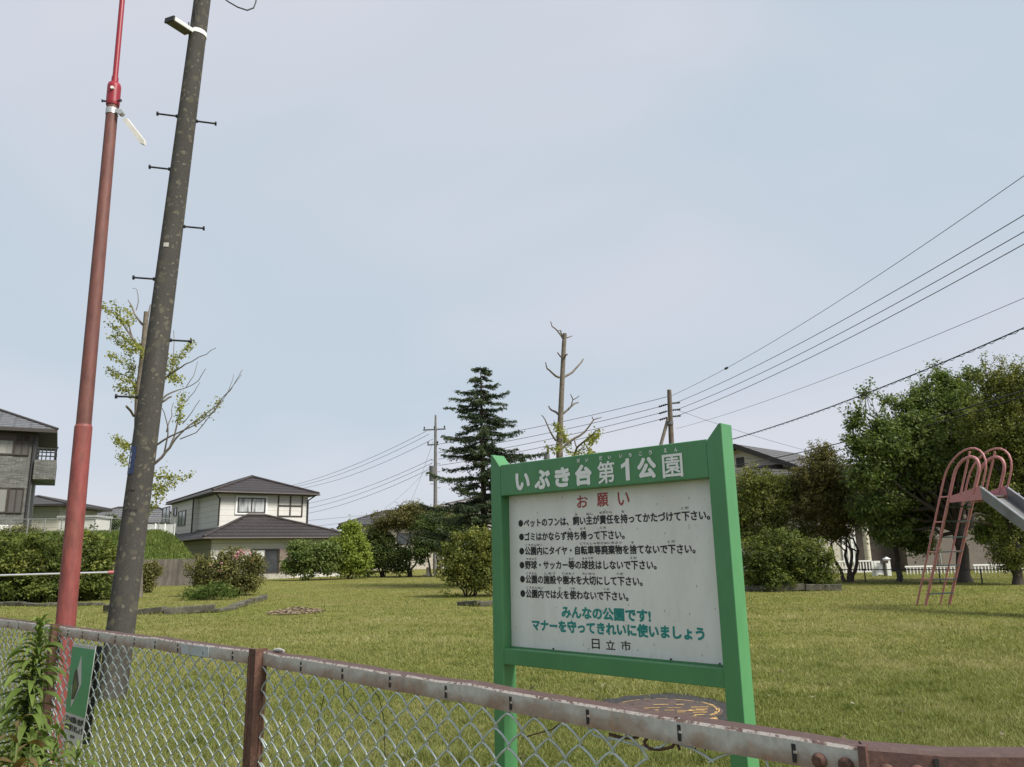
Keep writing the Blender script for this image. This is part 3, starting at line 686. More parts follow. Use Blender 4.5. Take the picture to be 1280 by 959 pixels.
# gate with pillar
r_ = thing('garden_gate', at(1102, 722, 39)*V3(1, 1, 0), 'small white garden gate with mesh panel beneath the dark porch', 'gate')
fr = Fr(at(1090, 722, 39), V3(1, 0, 0)); X = lambda u: fr.front(u, 715, 0)[0]; Z = lambda v: fr.front(1105, v, 0)[1]
mb = MB()
for u in (1091.5, 1095, 1107): fr.box(mb, X(u)-.05, -.03, 0, X(u)+.05, .03, Z(701))
fr.box(mb, X(1095)+.05, -.03, Z(704), X(1107)-.05, .03, Z(701)); fr.box(mb, X(1095)+.05, -.03, .05, X(1107)-.05, .03, .15)
obj('gate_frame', mb, M['white'], r_)
mb = MB(); fr.box(mb, X(1095)+.05, -.01, .15, X(1107)-.05, .01, Z(704)); obj('gate_panel', mb, plain('gate_mesh', (0.42, 0.44, 0.46), 0.6), r_)
r_ = thing('gate_pillar', at(1110, 722, 39)*V3(1, 1, 0), 'white gate pillar with pointed cap right of the small gate', 'pillar')
mb = MB(); fr.box(mb, X(1107.5), -.15, 0, X(1112.5), .15, Z(699)); obj('shaft', mb, M['white'], r_)
mb = MB(); xa, xb, zc = X(1106.5), X(1113.5), Z(699)
mb.add([fr.p(xa,-.2,zc), fr.p(xb,-.2,zc), fr.p(xb,.2,zc), fr.p(xa,.2,zc), fr.p((xa+xb)/2,0,Z(696))], [(3,2,1,0),(0,1,4),(1,2,4),(2,3,4),(3,0,4)]); obj('cap', mb, M['white'], r_)
r_ = thing('mailbox', at(1103, 701, 38.5), 'dark mailbox on a dark post beside the white gate', 'mailbox')
mb = MB(); fr.box(mb, X(1099), -.5, Z(704), X(1106), -.2, Z(700)); obj('box', mb, M['brown_alu'], r_, bevel=.02)
mb = MB(); fr.box(mb, X(1102)-.04, -.4, 0, X(1102)+.04, -.3, Z(704)-.002); obj('post', mb, M['brown_alu'], r_)

# ------------------------------------------------------------------ grassy bank and its retaining wall (left)
BZ = 3.15
def bank():
    mb = MB()
    foot = [V3(-70, 40, 0), V3(-27.5, 42.5, 0), V3(-22.3, 44.5, 0), V3(-18.6, 45.6, 0)]
    w0 = [at(150, 700, 45.0), at(174, 700, 45.2), at(243, 700.5, 45.8)]
    # wall line
    A = at(60, 700, 44.5); B = at(243, 700, 45.6); zt = 1.5
    top = [V3(-75, 44.6, BZ), V3(-24.5, 46.5, BZ), at(203, 668, 48.5)]
    top[2][2] = BZ
    d = unit(V3(B[0]-A[0], B[1]-A[1], 0)); n = V3(d[1], -d[0], 0)
    A[2] = B[2] = 0
    wl = MB(); wl.obox((A-d*40+B)/2+V3(0, 0, zt/2)-n*.1, (B-A+d*40)/2, n*.1, V3(0, 0, zt/2)); 
    w = tag(obj('retaining_wall', wl, M['wall_old'], None, origin=(A+B)/2), 'stained grey concrete retaining wall below the grassy bank', 'wall')
    C = A-d*40; T0 = V3(C[0], C[1]+3, BZ); T1 = at(200, 668, 48.4); T1[2] = BZ
    zt2 = zt-.05
    gb = MB(); C2 = C-n*.15+V3(0, 0, zt2); B2 = B-n*.15+V3(0, 0, zt2)
    k = 40; vs = []; rr = np.random.default_rng(3)
    E2 = V3(B2[0]+0.4, B2[1]+6, zt2-.3)
    for i in range(k+1):
        q = i/k; lo = C2+(B2-C2)*q; hi = T0+(T1-T0)*q
        for j in range(7):
            f = j/6; p = lo+(hi-lo)*f; p[2] = zt2+(BZ-zt2)*(math.sin(f*math.pi/2)**1.0)+rr.normal(0, .03)*(0 < f < 1); vs.append(p)
        vs.append(hi+V3(-26, 40, 0.0))
    fs = [(i*8+j, (i+1)*8+j, (i+1)*8+j+1, i*8+j+1) for i in range(k) for j in range(7)]
    e = k*8; o = len(vs)
    # right end of the bank falls towards the house
    for j in range(8):
        p = np.array(vs[e+j]); f = min(j, 6)/6
        vs.append(p+V3(.55, .3, 0)+V3(0, 0, -p[2]))
    fs += [(e+j, o+j, o+j+1, e+j+1) for j in range(7)]
    gb.add(vs, fs, 0, True)
    struct(obj('grass_bank', gb, M['lawn_green']))
    # tufts on the bank face
    n_ = 26000; q = rng.random(n_)**.5; f = rng.random(n_)*1.05
    q = .55+.45*rng.random(n_)
    lo = C2+(B2-C2)*q[:, None]; hi = T0+(T1-T0)*q[:, None]
    P = lo+(hi-lo)*np.minimum(f, 1)[:, None]; P[:, 2] = zt2+(BZ-zt2)*np.sin(np.minimum(f, 1)*math.pi/2)+.06
    T = runit(n_)*.05; T[:, 2] = .11+.06*rng.random(n_); Bq = runit(n_)*.03; Bq[:, 2] = 0
    me = quadmesh('bank_grass', P, T, Bq, .45+rng.normal(0, .2, n_)+.15*np.sin(q*90)*np.sin(f*9))
    o2 = obj('bank_grass', me, leafmat('bank_blades', (0.06, 0.095, 0.018), (0.12, 0.165, 0.035), (0.20, 0.23, 0.06), .3)); struct(o2, 'stuff'); o2['label'] = 'long green grass on the bank above the retaining wall'; o2['category'] = 'grass'
def wall_old():
    m, t, b = nodes('old_concrete'); co = coords(t, (1, 1, .18))
    n1 = N(t, 'ShaderNodeTexNoise', Scale=2.5, Detail=8.0, Roughness=0.75); t.links.new(co, n1.inputs['Vector'])
    t.links.new(ramp(t, n1.outputs[0], [(0.3, (0.05, 0.045, 0.038)), (0.5, (0.12, 0.105, 0.088)), (0.7, (0.22, 0.20, 0.165))]), b.inputs['Base Color'])
    b.inputs['Roughness'].default_value = .95; return m
M['wall_old'] = wall_old()
M['lawn_green'] = plain('bank_soil_grass', (0.085, 0.115, 0.028), 0.95, var=.4, scale=4)
bank()
# wire fence on the bank
M['mesh_grey'] = plain('weathered_mesh', (.20, .205, .20), .6)
def wire_fence(a, b, h, label, nposts, mesh_c, cell=0.12, name='wire_fence', post_r=0.03, group=None):
    a = np.asarray(a, float); b = np.asarray(b, float); L = np.linalg.norm(b-a); d = (b-a)/L
    root = thing(name, (a+b)/2, label, 'fence', group)
    mb = MB(); mb.tube([a+V3(0, 0, h), b+V3(0, 0, h)], post_r*.8, 6); obj('top_rail', mb, M['dark_metal'] if mesh_c is None else M['mesh_grey'], root)
    pm = M['dark_metal'] if mesh_c is None else M['mesh_grey']
    for i in range(nposts):
        p = a+d*L*i/(nposts-1); mb = MB(); mb.tube([p-V3(0, 0, .1), p+V3(0, 0, h+.03)], post_r, 6); obj('post', mb, pm, root)
    mb = MB(); k = int(L/cell); m_ = int(h/cell)
    for s in (1, -1):
        for i in range(-m_, k+m_):
            x0 = i*cell; x1 = x0+s*h
            q0, q1 = 0.0, 1.0
            if s == -1: x0, x1 = i*cell, i*cell-h
            def clip(x, lo, hi): return (x-x0)/(x1-x0)
            t0, t1 = 0, 1
            if x1 > x0: t0 = max(0, (0-x0)/(x1-x0)); t1 = min(1, (L-x0)/(x1-x0))
            else: t0 = max(0, (L-x0)/(x1-x0)); t1 = min(1, (0-x0)/(x1-x0))
            if t1-t0 < .05: continue
            mb.tube([a+d*(x0+(x1-x0)*t0)+V3(0, 0, h*t0), a+d*(x0+(x1-x0)*t1)+V3(0, 0, h*t1)], 0.006 if mesh_c else .0035, 3, caps=False)
    obj('mesh', mb, M['mesh_grey'], root)
a = at(-10, 668, 45.5); b = at(217, 668, 48.3); a[2] = b[2] = BZ
wire_fence(a, b, 0.82, 'thin grey wire mesh fence along the top of the grassy bank', 12, 0, .16)
a = gnd(1040, 727); b = gnd(1285, 731)
wire_fence(a, b, 0.50, 'low dark railed wire fence at the lawn edge by the right hand houses', 6, None, .10, post_r=.024)
# pale fence panels at the right end of the bank
a = at(181, 671, 49); b = at(217, 673, 50); rt = thing('panel_fence', (a+b)/2, 'pale panel fence at the corner of the bank left of the cream house', 'fence')
d = unit((b-a)*V3(1, 1, 0)); L = np.linalg.norm((b-a)[:2]); zt = at(200, 655.5, 49.5)[2]; zb = BZ-.1
for i in range(3):
    c = a+d*L*(i+.5)/3; mb = MB(); mb.obox(V3(c[0], c[1], (zt+zb)/2), d*(L/6-.04), V3(-d[1], d[0], 0)*.02, V3(0, 0, (zt-zb)/2)); obj('panel', mb, plain('fence_panel', (0.36, 0.37, 0.36), .5), rt)
for i in range(4):
    c = a+d*L*i/3; mb = MB(); mb.obox(V3(c[0], c[1], (zt+zb)/2), d*.038, V3(-d[1], d[0], 0)*.05, V3(0, 0, (zt-zb)/2+.05)); obj('post', mb, M['white'], rt)
# ------------------------------------------------------------------ shrubs and trees
def px_blobs(base, Y, items):
    """(u, v, radius in photo px, depth offset, tint) -> blobs relative to a base point"""
    out = []
    for it in items:
        u, v, rx, rz = it[:4]; dy = it[4] if len(it) > 4 else 0; ti = it[5] if len(it) > 5 else 0
        c = at(u, v, Y+dy); k = (Y+dy)/FPX
        out.append([c[0]-base[0], c[1]-base[1], c[2]-base[2], rx*k, max(rx, rz)*k*.9, rz*k, ti])
    return out
def shrub(name, label, u, vb, items, leaf, n, size, Y=None, trunk=(0.5, 0.05), stems=4, cat='shrub', bark='bark', group=None, **kw):
    b = gnd(u, vb)
    if Y is not None: b = at(u, vb, Y); b[2] = 0
    kw.setdefault('clump_r', 0.16); kw.setdefault('zmin', 0.03); kw.setdefault('clump', 45); kw.setdefault('shoots', (160, .26, 110))
    return tree(name, b, label, cat, px_blobs(b, b[1], items), trunk, M[leaf], M[bark], n, size, group=group, stems=stems, twigs=4, **kw)

# left hedge
shrub('hedge', 'long dense green hedge behind the foot of the red pole', 55, 752,
      [(-40, 715, 55, 44), (10, 708, 50, 42), (60, 706, 48, 42), (105, 708, 36, 42), (128, 716, 18, 34), (0, 738, 60, 18), (80, 738, 55, 16)],
      'leaf_hedge', 46000, 0.115, trunk=(.5, .05), stems=5, cat='hedge', flat=.9, spread=.24, clump_r=.13, clump=50)
shrub('azalea_shrub', 'azalea shrub with a few pink flowers in the stone edged bed', 283, 745,
      [(262, 714, 26, 22), (295, 711, 30, 22, .3), (315, 712, 16, 18), (275, 728, 24, 16), (300, 730, 24, 14)],
      'leaf_azalea', 20000, 0.085, trunk=(.3, .04), stems=5, flat=.8, clump_r=.10, clump=35, spread=.26)
shrub('small_shrub', 'small dark shrub just right of the concrete pole base', 184, 741, [(182, 724, 12, 15), (190, 716, 7, 9)], 'leaf_azalea', 5000, .09, stems=3, trunk=(.3, .03), clump_r=.1)
shrub('low_shrub', 'low blue green leafy clump in front of the azalea', 260, 750, [(246, 744, 12, 6), (262, 739, 14, 8), (276, 738, 11, 9), (288, 743, 9, 5), (236, 746, 8, 4)], 'weed', 3000, .12, shoots=None, stems=4, trunk=(.1, .02), aspect=.22, clump_r=.12, tint=.3, flat=0)
shrub('bush', 'tall rounded bronze green bush cut off by the notice board post', 588, 746,
      [(590, 695, 34, 30), (575, 715, 28, 26), (612, 712, 34, 32), (600, 680, 22, 17), (625, 690, 24, 26), (570, 700, 18, 18)],
      'leaf_yellow', 24000, .085, trunk=(.6, .05), stems=5, flat=.7, clump_r=.11, clump=35, spread=.26, tint=.42)
shrub('lime_shrub', 'bright lime green rounded shrub left of the bench', 437, 719,
      [(438, 690, 23, 22), (432, 705, 22, 14), (448, 703, 16, 14), (440, 668, 10, 14), (425, 685, 14, 14)],
      'leaf_lime', 14000, .17, Y=52, trunk=(.8, .06), stems=3, clump_r=.2, flat=.3, clump=30)
shrub('garden_shrub', 'mid green leafy shrub at the right corner of the cream house', 383, 718,
      [(383, 698, 18, 20), (400, 706, 18, 14), (372, 690, 11, 12), (412, 697, 14, 20), (365, 710, 12, 8)], 'leaf_cherry', 11000, .18, Y=51, trunk=(.7, .05), stems=3, clump_r=.22, tint=.62, flat=.3)
shrub('dark_shrub', 'dark green shrub right behind the bench', 478, 717, [(477, 690, 24, 22), (465, 703, 18, 13), (495, 700, 22, 16), (470, 673, 14, 14)], 'leaf_dark', 13000, .15, Y=55, trunk=(.7, .06), stems=3, clump_r=.2, clump=30)
tree('round_tree', at(512, 716, 55)*V3(1, 1, 0), 'wide domed dark bronze tree behind the bench', 'tree',
     px_blobs(at(512, 716, 55)*V3(1, 1, 0), 55, [(500, 648, 30, 13), (525, 645, 30, 14), (545, 650, 24, 12), (482, 658, 18, 10), (555, 660, 20, 12), (515, 636, 18, 7)]),
     (2.1, .11), M['leaf_rust'], M['bark'], 26000, .13, stems=3, clump_r=.22, clump=40, tint=.42, flat=.8)
tree('bushy_tree', at(541, 716, 53)*V3(1, 1, 0), 'dense dark green tree between domed bronze tree and conifer', 'tree',
     px_blobs(at(541, 716, 53)*V3(1, 1, 0), 53, [(545, 655, 22, 18), (535, 672, 22, 18), (565, 668, 22, 18), (580, 655, 18, 14), (555, 685, 16, 12), (525, 690, 12, 14)]),
     (1.6, .11), M['leaf_dark'], M['bark'], 24000, .14, stems=2, clump_r=.2, clump=36, tint=.45)
# right side
shrub('rounded_hedge', 'broad rounded green hedge right of the notice board', 985, 738,
      [(950, 703, 32, 34), (985, 700, 36, 34), (1017, 706, 26, 30), (970, 722, 40, 16), (1010, 724, 30, 14)], 'leaf_hedge', 42000, .085, trunk=(.4, .05), stems=5, cat='hedge', flat=.9, clump_r=.11, clump=45, tint=.45)
tree('left_leafy_tree', at(945, 712, 33)*V3(1, 1, 0), 'yellow green tree above the rounded hedge, in front of the gable house', 'tree',
     px_blobs(at(945, 712, 33)*V3(1, 1, 0), 33, [(935, 610, 28, 24), (960, 612, 28, 22), (945, 640, 34, 24), (975, 640, 24, 24), (925, 650, 22, 30), (985, 620, 18, 14), (935, 672, 30, 14), (975, 668, 28, 14), (1000, 672, 20, 12)]),
     (1.3, .09), M['leaf_yellow'], M['bark_grey'], 30000, .10, stems=3, shoots=(140, .45, 50), clump_r=.16, clump=40, tint=.32)
bpy.data.objects['left_leafy_tree'].name = 'leafy_tree'
tree('bronze_tree', gnd(1060, 728), 'bronze brown tree with several stems between hedge and slide', 'tree',
     px_blobs(gnd(1060, 728), gnd(1060, 728)[1], [(1030, 590, 24, 28), (1025, 570, 12, 14), (1015, 615, 24, 26), (1045, 615, 28, 28), (1020, 645, 30, 22), (1055, 645, 26, 20), (1040, 665, 22, 12), (1000, 605, 12, 20)]),
     (1.3, .12), M['leaf_rust'], M['bark'], 40000, .09, stems=4, shoots=(140, .5, 60), clump_r=.15, clump=40, tint=.42)
cb = gnd(1206, 728)
tree('cherry_tree', cb, 'large spreading cherry tree with thick dark trunk behind the slide', 'tree',
     px_blobs(cb, cb[1], [(1105, 560, 34, 22, -1), (1085, 590, 24, 22, -1), (1130, 600, 36, 30, 0), (1150, 540, 38, 24, -.5), (1180, 510, 34, 22, 0), (1105, 630, 30, 18, -.5), (1160, 625, 34, 18, 1),
                          (1190, 560, 36, 34, .5), (1215, 520, 30, 26, .5), (1240, 590, 34, 36, 1), (1098, 530, 9, 8, -1), (1122, 534, 20, 12, -.6), (1255, 640, 22, 14, 1), (1075, 560, 12, 10, -1), (1140, 570, 26, 22, 1.5), (1082, 492, 5, 3, -1), (1110, 500, 6, 5, -.6), (1072, 522, 6, 4, -1), (1064, 550, 7, 5, -1), (1130, 508, 10, 7, -.4), (1112, 668, 20, 12, 0), (1150, 493, 9, 7, 0), (1160, 483, 8, 6, 0), (1176, 472, 8, 6, 0), (1188, 480, 9, 8, 0), (1205, 485, 10, 9, .3), (1215, 470, 8, 7, .3), (1178, 490, 10, 9, 0), (1070, 600, 12, 9, -1), (1068, 530, 8, 6, -1), (1100, 545, 18, 12, -1), (1195, 490, 16, 10, .5), (1145, 505, 14, 9, 0), (1150, 650, 26, 14, 1.5, -.1), (1235, 560, 26, 20, 1), (1225, 625, 26, 16, 1.5, -.1), (1130, 640, 30, 20, 1), (1245, 665, 26, 16, 2), (1200, 600, 30, 22, 1.5), (1160, 580, 30, 20, -.8), (1085, 640, 20, 16, 0)]),  # negative tint on inner blobs: shade inside the crown put into leaf colour
     (2.0, .26), M['leaf_cherry'], M['bark'], 112000, .125, shoots=(420, .62, 42), clump_r=.15, clump=20, droop=.25, twigs=8, tint=.52, shell=.42)
rb = gnd(1272, 731)
tree('yellow_tree', rb, 'yellowish fine leaved tree at the right edge beyond the slide', 'tree',
     px_blobs(rb, rb[1], [(1250, 500, 26, 26), (1235, 475, 14, 14), (1275, 490, 26, 28), (1290, 540, 36, 50), (1255, 545, 26, 40), (1285, 600, 34, 40), (1275, 660, 22, 20), (1305, 480, 30, 30), (1262, 478, 12, 16), (1310, 580, 30, 60), (1268, 700, 16, 14), (1262, 690, 22, 20), (1245, 620, 24, 30), (1225, 540, 22, 30)]),
     (2.2, .16), M['leaf_yellow'], M['bark'], 74000, .085, shoots=(300, .7, 60), clump_r=.17, clump=36, tint=.33)
tb = gnd(1124, 727)
tree('slender_tree', tb, 'slender dark tree with bare lower trunk left of the slide ladder', 'tree',
     px_blobs(tb, tb[1], [(1120, 650, 20, 14), (1135, 670, 16, 12), (1110, 665, 10, 12), (1150, 680, 14, 12)]), (1.6, .12), M['leaf_cherry'], M['bark'], 15000, .12, clump_r=.18, clump=26, tint=.45)
# distant trees on the skyline
for (u, v, w, h, Y, leaf, lb) in ((137, 655, 14, 13, 75, 'leaf_dark', 'small distant dark tree above the bank between the two poles'),
                                  (28, 664, 26, 5, 47.5, 'leaf_azalea', 'low weeds at the foot of the grey tiled house'),):
    b = at(u, v+h, Y); b[2] = min(b[2], 3.1)
    tree('distant_tree' if h > 6 else 'weed_clump', b, lb, 'tree' if h > 6 else 'weeds', px_blobs(b, Y, [(u-w*.4, v, w*.6, h*.8), (u+w*.35, v+1, w*.6, h*.7), (u, v-h*.3, w*.5, h*.6)]), (.6, .08 if h > 6 else .02), M[leaf], M['bark'], 5000, .16 if h > 6 else .1, stems=2, clump_r=.2)
# far tree belt closing the horizon
def belt():
    n = 60000; th = rng.random(n)*1.9-0.95; R = 150+rng.random(n)*25
    X = np.sin(th)*R; Y = np.cos(th)*R
    hmax = 3.2+1.6*np.sin(th*31)+1.1*np.sin(th*77+1)+.8*np.sin(th*141)
    P = np.stack([X, Y, rng.random(n)**.7*np.maximum(hmax, 1)], 1)
    nn = runit(n); T = np.cross(nn, runit(n)); B = np.cross(nn, T)
    me = quadmesh('tree_belt', P, T*.4, B*.28, .45+.2*np.sin(th*57)+rng.normal(0, .15, n))
    o = struct(obj('tree_belt', me, M['leaf_dark']), 'stuff'); o['label'] = 'low dark belt of far off trees along the horizon'; o['category'] = 'trees'
belt()

# pink azalea blossoms
def blossoms():
    sh = bpy.data.objects['azalea_shrub']; b = np.array(sh.location)
    P = []
    for (u, v, k) in ((297, 694, 12), (300, 691, 6), (311, 694, 3), (277, 713, 2), (280, 705, 1), (265, 706, 1), (318, 700, 1)):
        c = at(u, v, b[1]-.55)
        P += [c+rng.normal(0, .09, 3)*V3(1, .6, .7) for _ in range(k)]
    P = np.repeat(np.array(P), 5, 0); n = len(P); P = P+rng.normal(0, .018, (n, 3))
    nn = runit(n)+V3(0, -.6, .4); nn /= np.linalg.norm(nn, axis=1, keepdims=True)
    T = np.cross(nn, runit(n)); T /= np.linalg.norm(T, axis=1, keepdims=True); B = np.cross(nn, T)
    obj('blossoms', quadmesh('blossoms', P-b, T*.045, B*.035, rng.random(n)), leafmat('azalea_pink', (.45, .20, .23), (.52, .28, .30), (.58, .38, .38), .3), sh)
blossoms()

# conifer
def conifer():
    Y = 36.0; b = at(605, 716, Y); b[2] = 0
    top = at(602, 458, Y); H = top[2]
    root = thing('conifer', b, 'tall dark fir tree with drooping tiered branches left of the notice board', 'tree')
    tr = MB(); tr.tube([b+V3(0, 0, -.1), b+V3(.04, 0, H*.3), b+V3(-.03, .02, H*.7), V3(b[0]-.05, b[1], H)], [.19, .15, .08, .015], 9)
    P, T, B, ti = [], [], [], []
    r_ = np.random.default_rng(11)
    prof = [(0.0, .4), (.05, .85), (.12, 1.4), (.2, 1.65), (.26, 2.0), (.36, 2.6), (.46, 3.0), (.56, 2.8), (.68, 2.8), (.8, 2.7), (1, 2.2)]
    zq = .985*H; a0 = 0
    while zq > 1.3:
        f = 1-zq/H
        R = np.interp(f, [p[0] for p in prof], [p[1] for p in prof])
        nb = 4 if f < .1 else 6
        for k in range(nb):
            az = a0+k*6.283/nb+r_.normal(0, .3); L = R*r_.uniform(.35, 1.22)
            if r_.random() < .17: continue
            st = V3(b[0], b[1], zq+r_.normal(0, .12))
            dr = V3(math.cos(az), math.sin(az), 0); pts = []
            rise = r_.uniform(.0, .25) if f < .2 else r_.uniform(-.12, .12); 
            for i in range(7):
                q = i/6; pts.append(st+dr*L*q+V3(0, 0, L*(rise*q-.50*q*q*(1-f*.3)+.40*q**3))+r_.normal(0, .025, 3))
            tr.tube(pts, list(np.linspace(.035+.02*f, .006, 7)), 4, caps=False)
            sd = V3(-dr[1], dr[0], 0)
            bt = r_.normal(0, .13)
            for i in range(int(16+42*L)):
                q = r_.uniform(.12, 1); x = q*6; j = min(int(x), 5); p0 = pts[j]+(pts[j+1]-pts[j])*(x-j)
                sl = (.12+.42*L*(1-q)*.55+.08)*r_.uniform(.5, 1); sg = r_.choice((-1, 1))
                ax = unit(dr*r_.uniform(.4, 1)+sd*sg*r_.uniform(.2, 1)+V3(0, 0, r_.uniform(-.65, .1)))
                m_ = max(2, int(sl/.05))
                for w in range(m_):
                    c = p0+ax*sl*(w+.5)/m_+r_.normal(0, .025, 3)
                    tt = unit(ax+r_.normal(0, .55, 3)); P.append(c); T.append(tt*.075); B.append(np.cross(tt, unit(r_.normal(size=3)+V3(0, 0, .6)))*.026); ti.append(.4+bt+r_.normal(0, .16)+.25*(q-.5))
        zq -= r_.uniform(.18, .42)*(0.75+.55*f); a0 += 1.1
    P = np.array(P); print('conifer', len(P))
    obj('crown', quadmesh('crown', P-b, np.array(T), np.array(B), np.array(ti)), M['needle'], root)
    obj('trunk', tr, M['bark'], root)
conifer()

# pollarded ginkgos: limbs follow the photo's branching, each at its own depth
def leaf_tufts(lines, Y, n_per, size, r_, sd=.06):
    P = []
    for ln in lines:
        pts = [at(u, v, Y+dy) for u, v, dy in ln]
        seg = [np.linalg.norm(pts[i+1]-pts[i]) for i in range(len(pts)-1)]; tot = sum(seg)
        for _ in range(int(n_per*tot)):
            x = r_.random()*tot; i = 0
            while i < len(seg)-1 and x > seg[i]: x -= seg[i]; i += 1
            P.append(pts[i]+(pts[i+1]-pts[i])*min(1, x/seg[i])+r_.normal(0, sd, 3))
    P = np.array(P); n = len(P)
    nn = runit(n)+V3(0, 0, .3); nn /= np.linalg.norm(nn, axis=1, keepdims=True)
    T = np.cross(nn, runit(n)); T /= np.linalg.norm(T, axis=1, keepdims=True); B = np.cross(nn, T)
    s = size*(.6+.8*r_.random(n))[:, None]
    return P, T*s/2, B*s*.45, .5+r_.normal(0, .22, n)
def pollard(name, label, Y, base, trunk_pts, limbs, tufts, n_per, size=.07, cat='tree', sd=.09):
    r_ = np.random.default_rng(hash(label) % 1000 if False else len(label))
    b = at(*base, Y); b[2] = 0
    root = thing(name, b, label, cat)
    k = Y/FPX; mb = MB()
    pts = [b+V3(0, 0, -.1)]+[at(u, v, Y) for u, v, w in trunk_pts]
    mb.tube(pts, [trunk_pts[0][2]*k*.6]+[w*k/2 for u, v, w in trunk_pts], 10)
    for ln in limbs:
        dy = r_.uniform(-1.1, 1.1); q = [at(u, v, Y+dy*i/(len(ln)-1)) for i, (u, v, w) in enumerate(ln)]
        fine = [q[0]]
        for i in range(1, len(q)): fine += [(q[i-1]+q[i])/2+r_.normal(0, .02, 3), q[i]]
        ws = [ln[0][2]]
        for i in range(1, len(ln)): ws += [(ln[i-1][2]+ln[i][2])/2, ln[i][2]]
        mb.tube(fine, [max(w*k/2, .006) for w in ws], 6)
    obj('trunk', mb, M['bark_grey'], root)
    P, T, B, ti = leaf_tufts([[(u, v, r_.uniform(-.8, .8)) for u, v in ln] for ln in tufts], Y, n_per, size, r_, sd)
    obj('leaves', quadmesh('leaves', P-b, T, B, ti), M['leaf_ginkgo'], root)
pollard('pollarded_tree', 'bare pollarded trunk with short stubs rising behind the notice board', 31.0, (701, 745),
        [(701, 600, 10), (699, 560, 8.6), (701, 515, 7), (703, 470, 6.4), (705, 430, 6), (706, 417, 5.4)],
        [[(704, 424, 2.4), (697, 414, 2), (690, 408, 1.6), (688, 402, 1)], [(704, 420, 2), (701, 413, 1.4), (698, 413, 1)], [(706, 423, 2), (715, 420, 1.2)],
         [(702, 447, 2.2), (697, 441, 1.6)], [(706, 447, 2.4), (709, 443, 1.8)],
         [(699, 472, 3), (690, 466, 2.4), (684, 461, 2), (682, 453, 1.2)], [(704, 472, 3.2), (715, 466, 2.8), (724, 456, 2.2), (729, 449, 1.8)],
         [(698, 518, 3), (690, 513, 2.4), (686, 508, 2)], [(704, 517, 3), (714, 508, 2.4), (723, 503, 1.8)], [(714, 508, 2), (716, 500, 1.4), (724, 495, 1)], [(716, 499, 1.4), (713, 493, 1)],
         [(695, 551, 2.6), (688, 540, 2), (681, 524, 1.4), (677, 519, 1)], [(703, 560, 4), (718, 548, 3.4), (731, 540, 2.6), (742, 525, 1.8), (752, 522, 1)], [(742, 525, 1.4), (740, 521, 1)],
         [(717, 572, 3), (721, 560, 2.6), (730, 552, 2.2), (742, 542, 1.6), (748, 537, 1)], [(721, 560, 2), (718, 550, 1.6)]],
        [[(693, 531), (703, 540), (708, 552)], [(680, 558), (692, 562), (700, 560)], [(702, 545), (712, 556)], [(722, 567), (735, 555), (748, 539)], [(722, 570), (733, 570), (741, 566)], [(738, 552), (745, 545)], [(705, 562), (716, 566), (724, 570)]], 110, .09)
